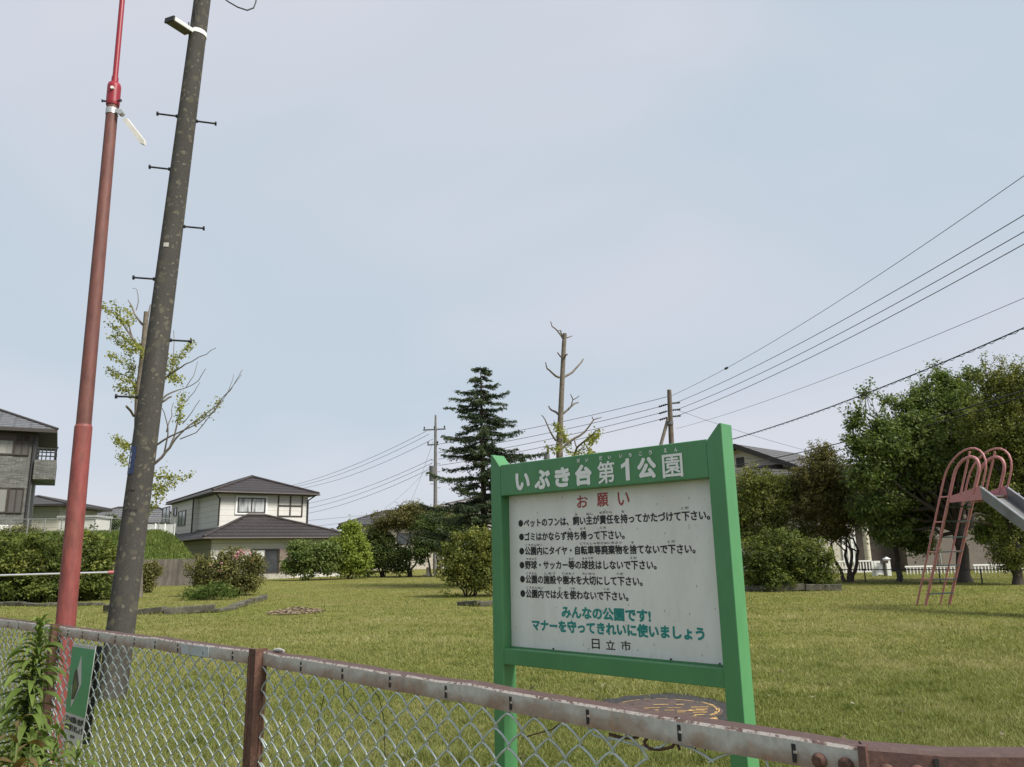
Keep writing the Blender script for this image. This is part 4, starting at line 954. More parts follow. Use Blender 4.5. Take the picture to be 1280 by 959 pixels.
pollard('ginkgo_tree', 'sparse pollarded ginkgo with fresh leaves behind the concrete pole', 31.5, (171, 745),
        [(172, 700, 12), (180, 600, 10), (172, 560, 9), (173, 500, 9), (180, 430, 7), (183, 390, 6)],
        [[(181, 408, 3.4), (172, 398, 2.4), (167, 389, 2), (160, 375, 1)], [(170, 388, 1.2), (173, 377, 1), (171, 362, .8), (166, 361, .6)], [(185, 396, 2), (188, 381, 1.4)],
         [(171, 432, 2.6), (163, 415, 2.2), (161, 402, 1.6)], [(172, 432, 2), (158, 412, 2), (150, 400, 1.4), (140, 390, 1), (126, 382, .8)],
         [(172, 492, 3), (167, 480, 2.2), (158, 470, 1.4), (140, 462, .8)], [(167, 520, 3.4), (158, 508, 3)],
         [(200, 478, 3), (213, 467, 2.6), (225, 460, 1.8), (240, 452, 1.2), (258, 443, .9), (270, 435, .6)], [(215, 466, 1.4), (217, 440, 1), (217, 413, .7)],
         [(197, 503, 3), (208, 494, 2.6), (214, 491, 2), (232, 485, 1.2), (242, 470, .9), (247, 452, .6)], [(197, 506, 3), (207, 500, 2.6), (214, 496, 2.2)], [(232, 485, 1), (248, 476, .9), (257, 461, .6)],
         [(189, 583, 4), (202, 572, 3.4), (212, 560, 3), (220, 548, 2.4), (232, 536, 1.8), (250, 522, 1.4), (270, 508, 1.2), (288, 488, .9), (303, 462, .6)],
         [(212, 560, 2.4), (218, 545, 2), (224, 520, 1.6), (228, 500, 1.2)], [(205, 568, 2.4), (208, 553, 1.8), (210, 535, 1.4), (205, 515, 1), (200, 508, .8)],
         [(190, 560, 3), (205, 550, 2.4), (225, 540, 1.8), (250, 528, 1.3), (268, 515, 1), (280, 495, .8), (293, 480, .6)], [(225, 549, 1.4), (245, 541, 1.1), (262, 520, .9), (275, 505, .7), (302, 468, .5)],
         [(208, 540, 1.6), (215, 520, 1.1), (217, 503, .7)], [(228, 530, 1.2), (240, 515, .9), (250, 500, .6)], [(232, 503, 1), (243, 490, .8), (250, 478, .6)], [(285, 490, .8), (290, 477, .6), (292, 468, .5)],
         [(193, 560, 4.4), (190, 590, 5), (184, 640, 6)]],
        [[(126, 381), (140, 392), (152, 400), (160, 405)], [(140, 378), (150, 392)], [(158, 384), (166, 402)], [(134, 402), (145, 412), (160, 425), (175, 437)], [(137, 420), (150, 428), (168, 442)],
         [(136, 442), (150, 450), (168, 462)], [(134, 462), (148, 470), (165, 480)], [(146, 484), (158, 488), (168, 494)], [(160, 440), (166, 455), (164, 470)], [(160, 460), (170, 478), (168, 500)], [(176, 428), (180, 445)],
         [(206, 455), (215, 467), (222, 476)], [(205, 466), (218, 450), (233, 440), (240, 427)], [(208, 472), (220, 475), (228, 474)], [(212, 445), (222, 458)],
         [(228, 492), (225, 515), (223, 528)], [(262, 515), (272, 505), (277, 500)], [(240, 530), (262, 516)],
         [(143, 547), (155, 556), (160, 560)], [(150, 567), (156, 580)],
         [(190, 590), (200, 600), (215, 595), (225, 600), (240, 593)], [(185, 605), (200, 612), (220, 606)], [(184, 620), (195, 618), (205, 615)], [(183, 640), (190, 632), (200, 622)], [(205, 585), (210, 600)], [(190, 610), (215, 604)]], 115, .088, sd=.10)

# ------------------------------------------------------------------ kerbs, bench, wood chips, manhole
def kerb(pts, h, w, label, seg=0.9):
    pts = [np.asarray(p, float)*V3(1, 1, 0) for p in pts]; root = thing('stone_kerb', pts[len(pts)//2], label, 'kerb')
    r_ = np.random.default_rng(len(label)); mb = MB()
    for a, b in zip(pts[:-1], pts[1:]):
        L = np.linalg.norm(b-a); d = (b-a)/L; n = V3(-d[1], d[0], 0); k = max(1, int(L/seg))
        for i in range(k):
            l0, l1 = L*i/k+.012, L*(i+1)/k-.012
            c = a+d*(l0+l1)/2+n*r_.normal(0, .015); hh = h*(1+r_.normal(0, .16)); tl = V3(0, 0, r_.normal(0, .03))+n*r_.normal(0, .03)
            mb.obox(c+V3(0, 0, hh/2), d*(l1-l0)/2+tl, n*w/2, V3(0, 0, hh/2))
    obj('stones', mb, M['kerb'], root, bevel=.02)
M['kerb'] = plain('mossy_kerb', (0.085, 0.08, 0.06), .95, var=.6, scale=5, bmp=.5)
kerb([gnd(132, 766), gnd(165, 768), gnd(205, 768), gnd(268, 766), gnd(290, 762), gnd(313, 755), gnd(331, 750)], .14, .22, 'mossy stone kerb round the shrub bed right of the concrete pole')
kerb([gnd(-20, 757), gnd(60, 758), gnd(128, 757)], .12, .2, 'low stone kerb in front of the long hedge')
kerb([gnd(905, 739), gnd(960, 739.5), gnd(1053, 738.5)], .2, .25, 'stone kerb in front of the rounded hedge on the right')
kerb([gnd(573, 757), gnd(600, 758), gnd(660, 757)], .16, .22, 'short stone kerb at the foot of the bronze green bush')

c = gnd(468, 721.5); bt = thing('park_bench', c, 'low backless stone bench with two block legs in front of the shrubs', 'bench')
k = c[1]/FPX; zs = .40
mb = MB(); mb.box(c[0]-18.5*k, c[1]-.2, zs-.10, c[0]+18.5*k, c[1]+.2, zs); obj('seat', mb, plain('bench_stone', (0.24, 0.22, 0.19), .8, var=.2), bt, bevel=.015)
for dx in (-9.5, 9.5):
    mb = MB(); mb.box(c[0]+(dx-2.4)*k, c[1]-.15, 0, c[0]+(dx+2.4)*k, c[1]+.15, zs-.102); obj('leg', mb, plain('bench_leg', (0.10, 0.095, 0.09), .9), bt, bevel=.01)
# small stone post with a base beyond the lawn
c = gnd(535, 720); rt = thing('stone_marker', c, 'small grey stone marker standing left of the bronze green bush', 'marker')
k = c[1]/FPX
mb = MB(); mb.box(c[0]-6*k, c[1]-.3, 0, c[0]+6*k, c[1]+.3, .09); obj('base', mb, M['concrete'], rt, bevel=.01)
mb = MB(); mb.box(c[0]-2*k, c[1]-.1, .09, c[0]+2*k, c[1]+.1, .6); obj('shaft', mb, M['concrete'], rt, bevel=.02)

def heap():
    c = gnd(370, 766); n = 2600; r_ = np.random.default_rng(5)
    th = r_.random(n)*6.283; q = r_.random(n)**.6
    P = np.stack([c[0]+np.cos(th)*q*.72, c[1]+np.sin(th)*q*.9, .02+.13*np.maximum(0, 1-q)**.8*r_.random(n)+.012*r_.random(n)], 1)
    T = runit(n)*.055; T[:, 2] *= .3; B = np.cross(T, runit(n)); B = B/np.linalg.norm(B, axis=1, keepdims=True)*.011
    me = quadmesh('wood_chips', P, T, B, r_.random(n)); o = struct(obj('wood_chips', me, leafmat('chips', (.10, .075, .05), (.22, .17, .115), (.34, .28, .2), 0, .9)), 'stuff')
    o['label'] = 'patch of scattered brown wood chips on the lawn'; o['category'] = 'wood chips'
heap()

def manhole():
    c = gnd(832, 889)
    struct(obj('asphalt_patch', sheet(irregular(c[0], c[1], .66, .87, 60, 9, 0, .12), .006), plain('patch_asphalt', (0.03, 0.029, 0.029), .95, var=.5, scale=25, bmp=.6)))
    rt = thing('manhole_cover', c+V3(0, 0, .006), 'round manhole cover with worn yellow paint in the asphalt patch under the notice board', 'manhole cover')
    mb = MB(); n = 48; ring = lambda r, z: [c+V3(math.cos(6.2832*i/n)*r, math.sin(6.2832*i/n)*r, z) for i in range(n)]
    mb.add(ring(.50, .006)+ring(.50, .016)+ring(.49, .020), [(i, (i+1) % n, n+(i+1) % n, n+i) for i in range(n)]+[(n+i, n+(i+1) % n, 2*n+(i+1) % n, 2*n+i) for i in range(n)]+[tuple(range(2*n, 3*n))])
    obj('disc', mb, rusty('iron_cover', (0.045, 0.036, 0.032), (0.10, 0.06, 0.045), .4, .65, 12, .85), rt)
    r_ = np.random.default_rng(4); yb = MB()
    def arc(r0, r1, a0, a1):
        m_ = max(2, int((a1-a0)/.05)); vs = []
        for i in range(m_+1):
            a = a0+(a1-a0)*i/m_; vs += [c+V3(math.cos(a)*r0, math.sin(a)*r0, .0235), c+V3(math.cos(a)*r1, math.sin(a)*r1, .0235)]
        yb.add(vs, [(2*i, 2*i+1, 2*i+3, 2*i+2) for i in range(m_)])
    for r0 in (.44, .46):
        a = 0
        while a < 6.28:
            l = r_.uniform(.08, .5)
            if r_.random() < .55: arc(r0, r0+.014, a, min(a+l, 6.28))
            a += l+r_.uniform(.02, .12)
    for i in range(26):       # worn raised bars of the pattern
        x, y = r_.uniform(-.38, .40), r_.uniform(-.36, .36)
        if x*x+y*y > .16 or r_.random() < .25: continue
        l = r_.uniform(.03, .09); h = r_.uniform(.008, .014)
        yb.add([c+V3(x-l, y-h, .0235), c+V3(x+l, y-h, .0235), c+V3(x+l, y+h, .0235), c+V3(x-l, y+h, .0235)], [(0, 1, 2, 3)])
    obj('yellow_paint', yb, rusty('worn_yellow', (0.50, 0.33, 0.12), (0.2, 0.13, 0.07), .45, .65, 22, .9), rt)
    # the detached yellow plate on the asphalt
    p = gnd(884, 898); k = MB()
    for i in range(3): k.box(p[0]-.07, p[1]-.09+i*.065, .008, p[0]+.07, p[1]-.05+i*.065, .014)
    obj('yellow_marks', k, rusty('worn_yellow_marks', (0.5, 0.33, 0.13), (0.2, 0.13, 0.07), .5, .7, 22, .9), rt)
manhole()

# ------------------------------------------------------------------ utility poles and wires
def crossarm(root, p, d, L, name='crossarm', n_ins=3):
    mb = MB(); mb.obox(p, d*L/2, V3(-d[1], d[0], 0)*.05, V3(0, 0, .05)); a = obj(name, mb, M['pole_metal'], root)
    for i in range(n_ins):
        q = p+d*L*(-.45+.9*i/(max(1, n_ins-1))); mb = MB(); mb.tube([q+V3(0, 0, .05), q+V3(0, 0, .12), q+V3(0, 0, .13), q+V3(0, 0, .27)], [.03, .03, .07, .05], 7); obj('insulator', mb, M['dark_metal'], a)
M['pole_metal'] = plain('pole_fittings', (0.10, 0.10, 0.105), .6)
M['pole_grey'] = plain('pole_concrete', (0.15, 0.145, 0.14), .9, var=.2, scale=3)
M['pole_brown'] = plain('pole_wood', (0.11, 0.09, 0.07), .9, var=.3, scale=4)
YL = 62.0
bl = at(544, 716, YL); bl[2] = 0; tl_ = at(544.5, 519, YL)
pl = thing('utility_pole', bl, 'distant utility pole with crossarm left of the conifer', 'utility pole')
obj('shaft', MB().tube([bl, tl_-V3(0, 0, 1.6), tl_], [.19, .12, .07], 10), M['pole_grey'], pl)
ca = at(543, 537, YL); dl = unit(V3(1, -.2, 0)); crossarm(pl, ca, dl, 1.9)
crossarm(pl, at(541, 556, YL), dl, .9, n_ins=2)
mb = MB(); q = at(540.5, 592, YL); mb.tube([q-V3(0, 0, .6), q+V3(0, 0, .6)], .26, 10); obj('transformer', mb, M['pole_metal'], pl)
for i in range(8):
    q = at(544, 575+i*5, YL); s = 1 if i % 2 else -1; obj('step_bolt', MB().tube([q, q+V3(s*.42, 0, 0)], .022, 5), M['pole_metal'], pl)
YR = 50.0
br = at(846, 716, YR); br[2] = 0; tr_ = at(836.5, 487.5, YR)
pr = thing('utility_pole', br, 'dark utility pole with leaning brace behind the notice board', 'utility pole')
obj('shaft', MB().tube([br, br+(tr_-br)*.75, tr_], [.2, .17, .14], 10), M['pole_brown'], pr)
obj('brace', MB().tube([at(826, 556, YR)+(at(826, 556, YR)-at(836, 520, YR))*3.5, at(826, 556, YR), at(835.5, 522, YR)], .11, 8), plain('brace_wood', (.17, .145, .115), .9), pr)
mb = MB(); q = at(837, 529, YR); mb.tube([q-V3(0, 0, .12), q+V3(0, 0, .12)], .24, 10); obj('clamp', mb, M['pole_metal'], pr)
for v in (504.5, 513, 521):
    q = at(836.5+(v-504)*.06, v, YR); mb = MB()
    for s, dz in ((-1, -.22), (1, .05)):
        e = q+V3(s*.75, 0, dz); mb.tube([q, q+(e-q)*.3], .03, 6)
        for j in range(4): z = q+(e-q)*(.3+.17*j); mb.tube([z, z+(e-q)*.09, z+(e-q)*.1, z+(e-q)*.16], [.07, .07, .03, .03], 7)
    obj('insulator', mb, M['black'], pr)
def top_pole(u, v0, D):
    b = at(u, 716, D); b[2] = 0; t = at(u, v0, D)
    r = thing('utility_pole', b, 'thin far off pole top just left of the pollarded trunk', 'utility pole')
    obj('shaft', MB().tube([b, t], [.16, .1], 8), M['pole_grey'], r)
    mb = MB(); q = at(u-1, v0+10, D); mb.tube([q-V3(0, 0, .3), q+V3(0, 0, .3)], .3, 8); obj('transformer', mb, M['pole_metal'], r)
top_pole(684.5, 561, 80)

def wire(a, b, sag, r, label, group=None, n=24, ext=0.0, wavy=0.0, mat='black'):
    a = np.asarray(a, float); b = np.asarray(b, float)
    pts = []
    for i in range(n+1):
        q = i/n*(1+ext); p = a+(b-a)*q; p[2] -= 4*sag*q*(1-q); pts.append(p)
    mb = MB().tube(pts, r, 4, caps=False)
    if wavy:
        m_ = 260; w = []
        for i in range(m_+1):
            q = i/m_*(1+ext); p = a+(b-a)*q; p[2] -= 4*sag*q*(1-q); w.append(p+V3(0, math.cos(q*420)*wavy, math.sin(q*420)*wavy-wavy))
        mb.tube(w, r*.5, 4, caps=False)
    o = obj('overhead_wire', mb, M[mat], None, origin=(a+b)/2); tag(o, label, 'wire', group); return o
M['wire'] = plain('wire_grey', (0.045, 0.045, 0.05), .6)
GR = 'wires from the braced pole to the right'
for (u0, v0, u1, v1, sag, r, lb) in ((839, 495, 1284, 217, .45, .013, 'topmost thin wire rising right from the braced pole'),
        (845, 503.5, 1284, 266.5, .35, .016, 'second wire from the top rising right from the braced pole'),
        (845, 512.5, 1284, 287.5, .35, .016, 'third wire from the top rising right from the braced pole'),
        (846, 520, 1284, 303, .35, .016, 'fourth wire from the top rising right from the braced pole'),
        (845, 536, 1284, 371, .3, .009, 'faint thin wire below the four rising right from the braced pole')):
    wire(at(u0, v0, YR), at(u1, v1, 21), sag, r, lb, GR, ext=.4, mat='wire')
wire(at(842, 566, YR), at(1284, 408, 21), .45, .02, 'thick wrapped cable passing above the gable house', ext=.4, wavy=.035)
wire(at(905, 584, 47), at(1284, 487, 24), .25, .022, 'upper of two black cables crossing the gable house', 'black cables across the gable house', ext=.4)
wire(at(905, 591, 46.5), at(1284, 494, 24), .3, .02, 'lower of two black cables crossing the gable house', 'black cables across the gable house', ext=.4)
wire(at(845, 512, YR), at(1040, 571, 62), .2, .012, 'thin wire falling right from the braced pole to the gable house', mat='wire')
_a, _b = at(839, 495, YR), at(1284, 217, 21)
def _wp(q): p = _a+(_b-_a)*q; p[2] -= 4*.45*q*(1-q); return p
_q = min(np.linspace(0, .6, 601), key=lambda q: abs(640+FPX*((_wp(q)-EYE) @ RT)/((_wp(q)-EYE) @ FW)-908))
obj('wire_joint', MB().tube([_wp(_q-.004), _wp(_q+.004)], .07, 8), M['black'], bpy.data.objects['overhead_wire'])
GL = 'wires between the two utility poles'
for (v0, u1, v1, lb) in ((495.5, 544, 556, 'topmost wire between the two utility poles'), (505.5, 548, 566, 'second wire between the two utility poles, crossing the pollarded trunk'), (513.5, 548, 574, 'third wire between the two utility poles, crossing the pollarded trunk'), (521.5, 548, 582, 'lowest wire between the two utility poles, crossing the pollarded trunk')):
    wire(at(836, v0, YR), at(u1, v1, YL), .25, .018, lb, GL, mat='wire')
GF = 'wires from the distant pole down to the left'
for (u0, v0, u1, v1, lb) in ((533, 539, 360, 608, 'topmost wire running down left from the distant pole'), (536, 543, 372, 608, 'second wire running down left from the distant pole'), (541, 549, 385, 609, 'third wire running down left from the distant pole'),
        (540, 574, 376, 631, 'fourth wire running down left from the distant pole'), (540, 579, 376, 637, 'fifth wire running down left from the distant pole'), (540, 585, 378, 643, 'lowest wire running down left from the distant pole')):
    wire(at(u0, v0, YL), at(u1, v1, 92), .5, .018, lb, GF, mat='wire', ext=.12)
for (u1, v1, lb) in ((480, 636, 'short service wire from the distant pole to the hip roof house'), (512, 630, 'steep service wire from the distant pole into the domed tree')):
    wire(at(541, 552 if u1 > 500 else 578, YL), at(u1, v1, 80), .3, .011, lb, mat='wire')
wire(at(375, 651.5, 95), at(545, 634, 95), .1, .016, 'level wire low above the hip roof house', mat='wire')
wire(at(375, 660, 95), at(500, 643, 95), .1, .016, 'faint sloping wire above the lime green shrub', mat='wire')
# ------------------------------------------------------------------ lichened concrete pole with step bolts
def pole_mat():
    m, t, b = nodes('lichen_concrete'); co = coords(t)
    n1 = N(t, 'ShaderNodeTexNoise', Scale=2.0, Detail=7.0, Roughness=.7); t.links.new(coords(t, (1, 1, .35)), n1.inputs['Vector'])
    n2 = N(t, 'ShaderNodeTexNoise', Scale=60.0, Detail=3.0); t.links.new(co, n2.inputs['Vector'])
    base = ramp(t, n1.outputs[0], [(.3, (.032, .029, .025)), (.55, (.052, .048, .042)), (.75, (.088, .081, .071))])
    base = mixc(t, .5, base, mixc(t, 1.0, base, ramp(t, n2.outputs[0], [(.3, (.6, .6, .6)), (.7, (1.4, 1.4, 1.4))]), 'MULTIPLY'))
    wob = N(t, 'ShaderNodeTexNoise', Scale=9.0, Detail=3.0); t.links.new(co, wob.inputs['Vector'])
    cw = mixc(t, .13, co, wob.outputs['Color'], 'ADD')
    for sc, rad_, col in ((5.5, .30, (.105, .095, .06)), (9.5, .30, (.17, .15, .10)), (15.0, .24, (.22, .21, .155))):
        vo = N(t, 'ShaderNodeTexVoronoi', Scale=sc); vo.inputs['Randomness'].default_value = 1; t.links.new(cw, vo.inputs['Vector'])
        msk = ramp(t, vo.outputs['Distance'], [(rad_*.75, (1, 1, 1)), (rad_, (0, 0, 0))])
        sel = N(t, 'ShaderNodeSeparateColor'); t.links.new(vo.outputs['Color'], sel.inputs[0])
        on = N(t, 'ShaderNodeMath', operation='LESS_THAN'); t.links.new(sel.outputs[0], on.inputs[0]); on.inputs[1].default_value = .72
        mu = N(t, 'ShaderNodeMath', operation='MULTIPLY'); t.links.new(msk, mu.inputs[0]); t.links.new(on.outputs[0], mu.inputs[1])
        mk = N(t, 'ShaderNodeMath', operation='MULTIPLY'); t.links.new(mu.outputs[0], mk.inputs[0]); mk.inputs[1].default_value = .38
        base = mixc(t, mk.outputs[0], base, col)
    t.links.new(base, b.inputs['Base Color']); b.inputs['Roughness'].default_value = .92
    bump(t, b, n2.outputs[0], .35, .006); return m
YP = 8.5
pb = gnd(139, 878); pt_ = at(258, -40, YP)
cp = thing('concrete_pole', pb, 'leaning concrete pole speckled with lichen carrying black step bolts', 'pole')
ax = unit(pt_-pb); pr_ = lambda z: np.interp(z, [0, 8.5], [.142, .098])
mb = MB(); zs = np.linspace(-.2, np.linalg.norm(pt_-pb), 14); mb.tube([pb+ax*z for z in zs], [pr_(z) for z in zs], 40)
obj('shaft', mb, pole_mat(), cp)
def on_pole(v):
    # point of the pole axis seen at photo row v
    lo, hi = 0.0, np.linalg.norm(pt_-pb)
    for _ in range(50):
        mid = (lo+hi)/2; d = pb+ax*mid-EYE; vv = 479.5-FPX*(d @ UP)/(d @ FW)
        if vv > v: lo = mid
        else: hi = mid
    return pb+ax*lo, lo
M['bolt'] = plain('black_bolt', (.018, .018, .02), .45)
for v, s in ((147, -1), (150, 1), (213, -1), (282, 1), (350, -1), (424.5, 1), (497, -1)):
    q, z = on_pole(v); r = pr_(z); d = unit(V3(s, .30*s, 0)); L = .235
    mb = MB(); mb.tube([q+d*(r-.02), q+d*(r+.02)], .022, 8); mb.tube([q+d*(r+.02), q+d*(r+L-.02)], .0115, 8)
    mb.tube([q+d*(r+L-.02), q+d*(r+L)], .026, 10); obj('step_bolt', mb, M['bolt'], cp)
def band(v0, v1, mat, name, dr=.004, parent=None):
    a, za = on_pole(v1); b, zb = on_pole(v0)
    mb = MB().tube([a, b], [pr_(za)+dr, pr_(zb)+dr], 40); return obj(name, mb, mat, parent or cp)
def pole_patch(v, az0, az1, z_h, mat, name, dr=.005):
    q, z = on_pole(v); r = pr_(z)+dr; e1 = unit(np.cross(ax, V3(0, 1, 0))); e2 = np.cross(e1, ax); n = 10; vs = []
    for i in range(n+1):
        a = az0+(az1-az0)*i/n
        for h in (-z_h/2, z_h/2): vs.append(q+ax*h+(e1*math.cos(a)+e2*math.sin(a))*r)
    mb = MB().add(vs, [(2*i, 2*i+2, 2*i+3, 2*i+1) for i in range(n)])
    return obj(name, mb, mat, cp)
# e1 points away from... the patch facing the camera has the direction -y
e1_ = unit(np.cross(ax, V3(0, 1, 0))); e2_ = np.cross(e1_, ax)
A_ = lambda dx, dy: math.atan2(V3(dx, dy, 0) @ e2_, V3(dx, dy, 0) @ e1_)
bp = pole_patch(577, A_(-.14, -1), A_(-1, -.1), .30, plain('blue_plate', (.02, .035, .10), .4), 'number_plate')
for h in (-.06, 0, .06):
    q, z = on_pole(577); q = q+ax*h; r = pr_(z)+.008
    vs = []
    for a in (A_(-.6, -1), A_(-.75, -1)):
        for hh in (-.02, .02): vs.append(q+ax*hh+(e1_*math.cos(a)+e2_*math.sin(a))*r)
    obj('plate_mark', MB().add(vs, [(0, 2, 3, 1)]), M['white'], bp)
pole_patch(311, A_(.05, -1)-.25, A_(.05, -1)+.25, .05, plain('paint_dab', (.42, .41, .38), .7), 'paint_mark')
for v, a0, a1 in ((614, -.1, .25), (614, .4, .55), (638.5, -.45, -.2), (638.5, -.05, .12), (638.5, .3, .5)):
    c_ = A_(.1, -1); pole_patch(v, c_+a0, c_+a1, .014, M['black'], 'tape_mark')
band(41, 46, M['white'], 'steel_band', .006)
# small flood light on the pole
def floodlight():
    a = at(243, 44, YP-.05); b = at(212, 24, YP-.35)
    rt = thing('flood_light', a, 'slim white flood light clamped high on the concrete pole', 'lamp')
    d = unit(b-a); up = unit(V3(0, -.35, 1)-d*(V3(0, -.35, 1) @ d)); n = np.cross(d, up)
    c = (a+d*.07+b)/2; hl = np.linalg.norm(b-a-d*.07)/2
    mb = MB(); mb.obox(c, d*hl, n*.085, up*.026); obj('housing', mb, M['white'], rt, bevel=.008)
    mb = MB(); mb.obox(c-up*.031, d*hl*.93, n*.075, up*.004); obj('lens', mb, plain('lamp_lens', (.07, .06, .045), .3), rt)
    mb = MB(); mb.obox(c+d*hl*.98-up*.004, d*.012, n*.087, up*.030); obj('end_cap', mb, M['black'], rt)
    mb = MB(); mb.tube([a+d*.08, a+d*.02-up*.02, a-d*.03-up*.01], .016, 8); mb.tube([a-up*.05, a+up*.04], .022, 8); obj('bracket', mb, M['galv'], rt)
    mb = MB(); mb.tube([at(236, 28, YP-.15), at(236, 34, YP-.15), at(240, 36, YP-.12), at(244, 28, YP-.12), at(244, 12, YP-.12), at(250, -2, YP-.14)], .008, 6); obj('cable', mb, M['black'], rt)
floodlight()
mb = MB(); pts = [(262, -30), (272, -8), (285, 2), (297, 9), (309, 13), (317, 10), (320, 2), (320, -20), (300, -60)]
mb.tube([at(u, v, YP+.1*i*.3) for i, (u, v) in enumerate(pts)], .009, 6)
tag(obj('cable_loop', mb, M['black'], None, origin=at(300, 0, YP)), 'short loop of black cable hanging beside the top of the concrete pole', 'cable')

# ------------------------------------------------------------------ red pole
YRd = 4.36
def red_pole():
    lo = at(82, 780, YRd); x, y = lo[0], lo[1]
    hi = at(152.8, 0, YRd)
    rt = thing('red_pole', V3(x, y, 0), 'tall red pole standing just behind the fence at the left', 'pole')
    P = lambda v: at(np.interp(v, [0, 780], [152.8, 82]), v, YRd)
    zz = lambda v: V3(x+(hi[0]-x)*(P(v)[2]-lo[2])/(hi[2]-lo[2]), y, P(v)[2])
    wt = rusty('red_paint_old', (.215, .042, .042), (.17, .055, .04), .40, .62, 5, .6, streak=.3)
    wt2 = rusty('brown_red_paint', (.115, .042, .034), (.15, .055, .042), .4, .65, 4, .65, streak=.25)
    br_ = plain('bright_red', (.25, .016, .028), .4, var=.12)
    mb = MB(); mb.tube([V3(x, y, -.1), zz(780), zz(534)], [.0505, .0495, .0465], 28); mb.tube([zz(534), zz(531)], [.0465, .0415], 28, caps=False); obj('lower_tube', mb, wt, rt)
    mb = MB(); mb.tube([zz(535), zz(131)], [.0405, .0335], 28); obj('middle_tube', mb, wt2, rt)
    mb = MB(); mb.tube([zz(132.5), zz(129.5)], [.038, .040], 28, smooth=True); mb.tube([zz(129.5), zz(109)], .040, 28, caps=False); mb.tube([zz(109), zz(105.5), zz(103.5)], [.040, .036, .022], 28); mb.tube([zz(103.5), zz(97)], .0205, 24); sk = obj('socket', mb, br_, rt)
    q = zz(115); mb = MB(); mb.tube([q+V3(.012, -.034, 0), q+V3(.014, -.052, 0)], .010, 8); obj('bolt', mb, M['white'], sk)
    q = zz(128)
    for s in (-1, 1): obj('bolt', MB().tube([q+V3(s*.034, -.012, 0), q+V3(s*.055, -.018, 0)], .006, 6).tube([q+V3(s*.055, -.018, 0), q+V3(s*.061, -.02, 0)], .010, 6), M['dark_metal'], sk)
    mb = MB(); mb.tube([zz(98), zz(-20), zz(-120)], [.0165, .016, .0155], 20); obj('upper_tube', mb, br_, rt)
    # clamp with a pointed blade
    q = zz(140); mb = MB(); mb.tube([zz(144), zz(137)], .0365, 24); c = q+V3(.048, -.016, -.008); mb.obox(c, V3(.02, 0, 0), V3(0, .008, 0), V3(0, 0, .012))
    mb.tube([q+V3(.068, -.035, -.02), q+V3(.068, .0, -.02)], .017, 10)
    cl = obj('clamp', mb, M['galv'], rt)
    a, b, c = at(152.5, 149, YRd), at(174.5, 178.5, YRd), at(180, 180.5, YRd); e = at(180, 175, YRd)
    a2, b2 = at(158.5, 147.5, YRd), e
    mb = MB(); mb.ngon_prism([a, a2, b2, c, b], V3(.004, .02, 0)); obj('blade', mb, plain('blade', (.55, .54, .50), .5), cl)
red_pole()

# ------------------------------------------------------------------ chain link fence
RZ = 1.08
M['rail_top'] = rusty('rail_paint', (.078, .044, .038), (.13, .10, .088), .55, .75, 14, .75)
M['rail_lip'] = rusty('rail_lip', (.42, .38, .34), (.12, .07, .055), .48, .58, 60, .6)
M['rail_face'] = rusty('rail_zinc', (.52, .50, .455), (.29, .20, .14), .44, .70, 11, .55, streak=1.6)
M['rail_red'] = rusty('rail_rust', (.08, .042, .038), (.12, .06, .045), .4, .6, 12, .6)
def rail_face_mat():
    # galvanised face: rust creeps up from the lower edge and round the slots
    m, t, b = nodes('rail_zinc_face'); co = coords(t)
    n1 = N(t, 'ShaderNodeTexNoise', Scale=9.0, Detail=8.0, Roughness=.72); t.links.new(coords(t, (1, 1, 1.3)), n1.inputs['Vector'])
    n2 = N(t, 'ShaderNodeTexNoise', Scale=70.0, Detail=4.0, Roughness=.7); t.links.new(coords(t, (1, 1, .4)), n2.inputs['Vector'])
    sp = N(t, 'ShaderNodeSeparateXYZ'); t.links.new(co, sp.inputs[0])
    mr = N(t, 'ShaderNodeMapRange'); mr.inputs[1].default_value = RZ-.052; mr.inputs[2].default_value = RZ-.004; mr.inputs[3].default_value = .20; mr.inputs[4].default_value = -.16
    t.links.new(sp.outputs[2], mr.inputs[0])
    ad = N(t, 'ShaderNodeMath', operation='ADD'); t.links.new(n1.outputs[0], ad.inputs[0]); t.links.new(mr.outputs[0], ad.inputs[1])
    ad2 = N(t, 'ShaderNodeMath', operation='MULTIPLY_ADD'); t.links.new(n2.outputs[0], ad2.inputs[0]); ad2.inputs[1].default_value = .35; t.links.new(ad.outputs[0], ad2.inputs[2])
    f = ramp(t, ad2.outputs[0], [(.56, (0, 0, 0)), (.70, (.55, .55, .55)), (.90, (1, 1, 1))])
    z = ramp(t, n2.outputs[0], [(.3, (.40, .39, .36)), (.7, (.56, .55, .51))]); r = ramp(t, n2.outputs[0], [(.3, (.16, .095, .06)), (.7, (.34, .22, .15))])
    t.links.new(mixc(t, f, z, r), b.inputs['Base Color']); b.inputs['Roughness'].default_value = .55; bump(t, b, n2.outputs[0], .2, .003); return m
M['rail_face'] = rail_face_mat()
M['post_rust'] = rusty('post_rust', (.075, .034, .024), (.13, .066, .044), .42, .62, 16, .8)
M['wire_pvc'] = rusty('mesh_wire', (.46, .52, .50), (.27, .26, .22), .55, .75, 6, .35, .3)
n_ = lambda d: V3(d[1], -d[0], 0)
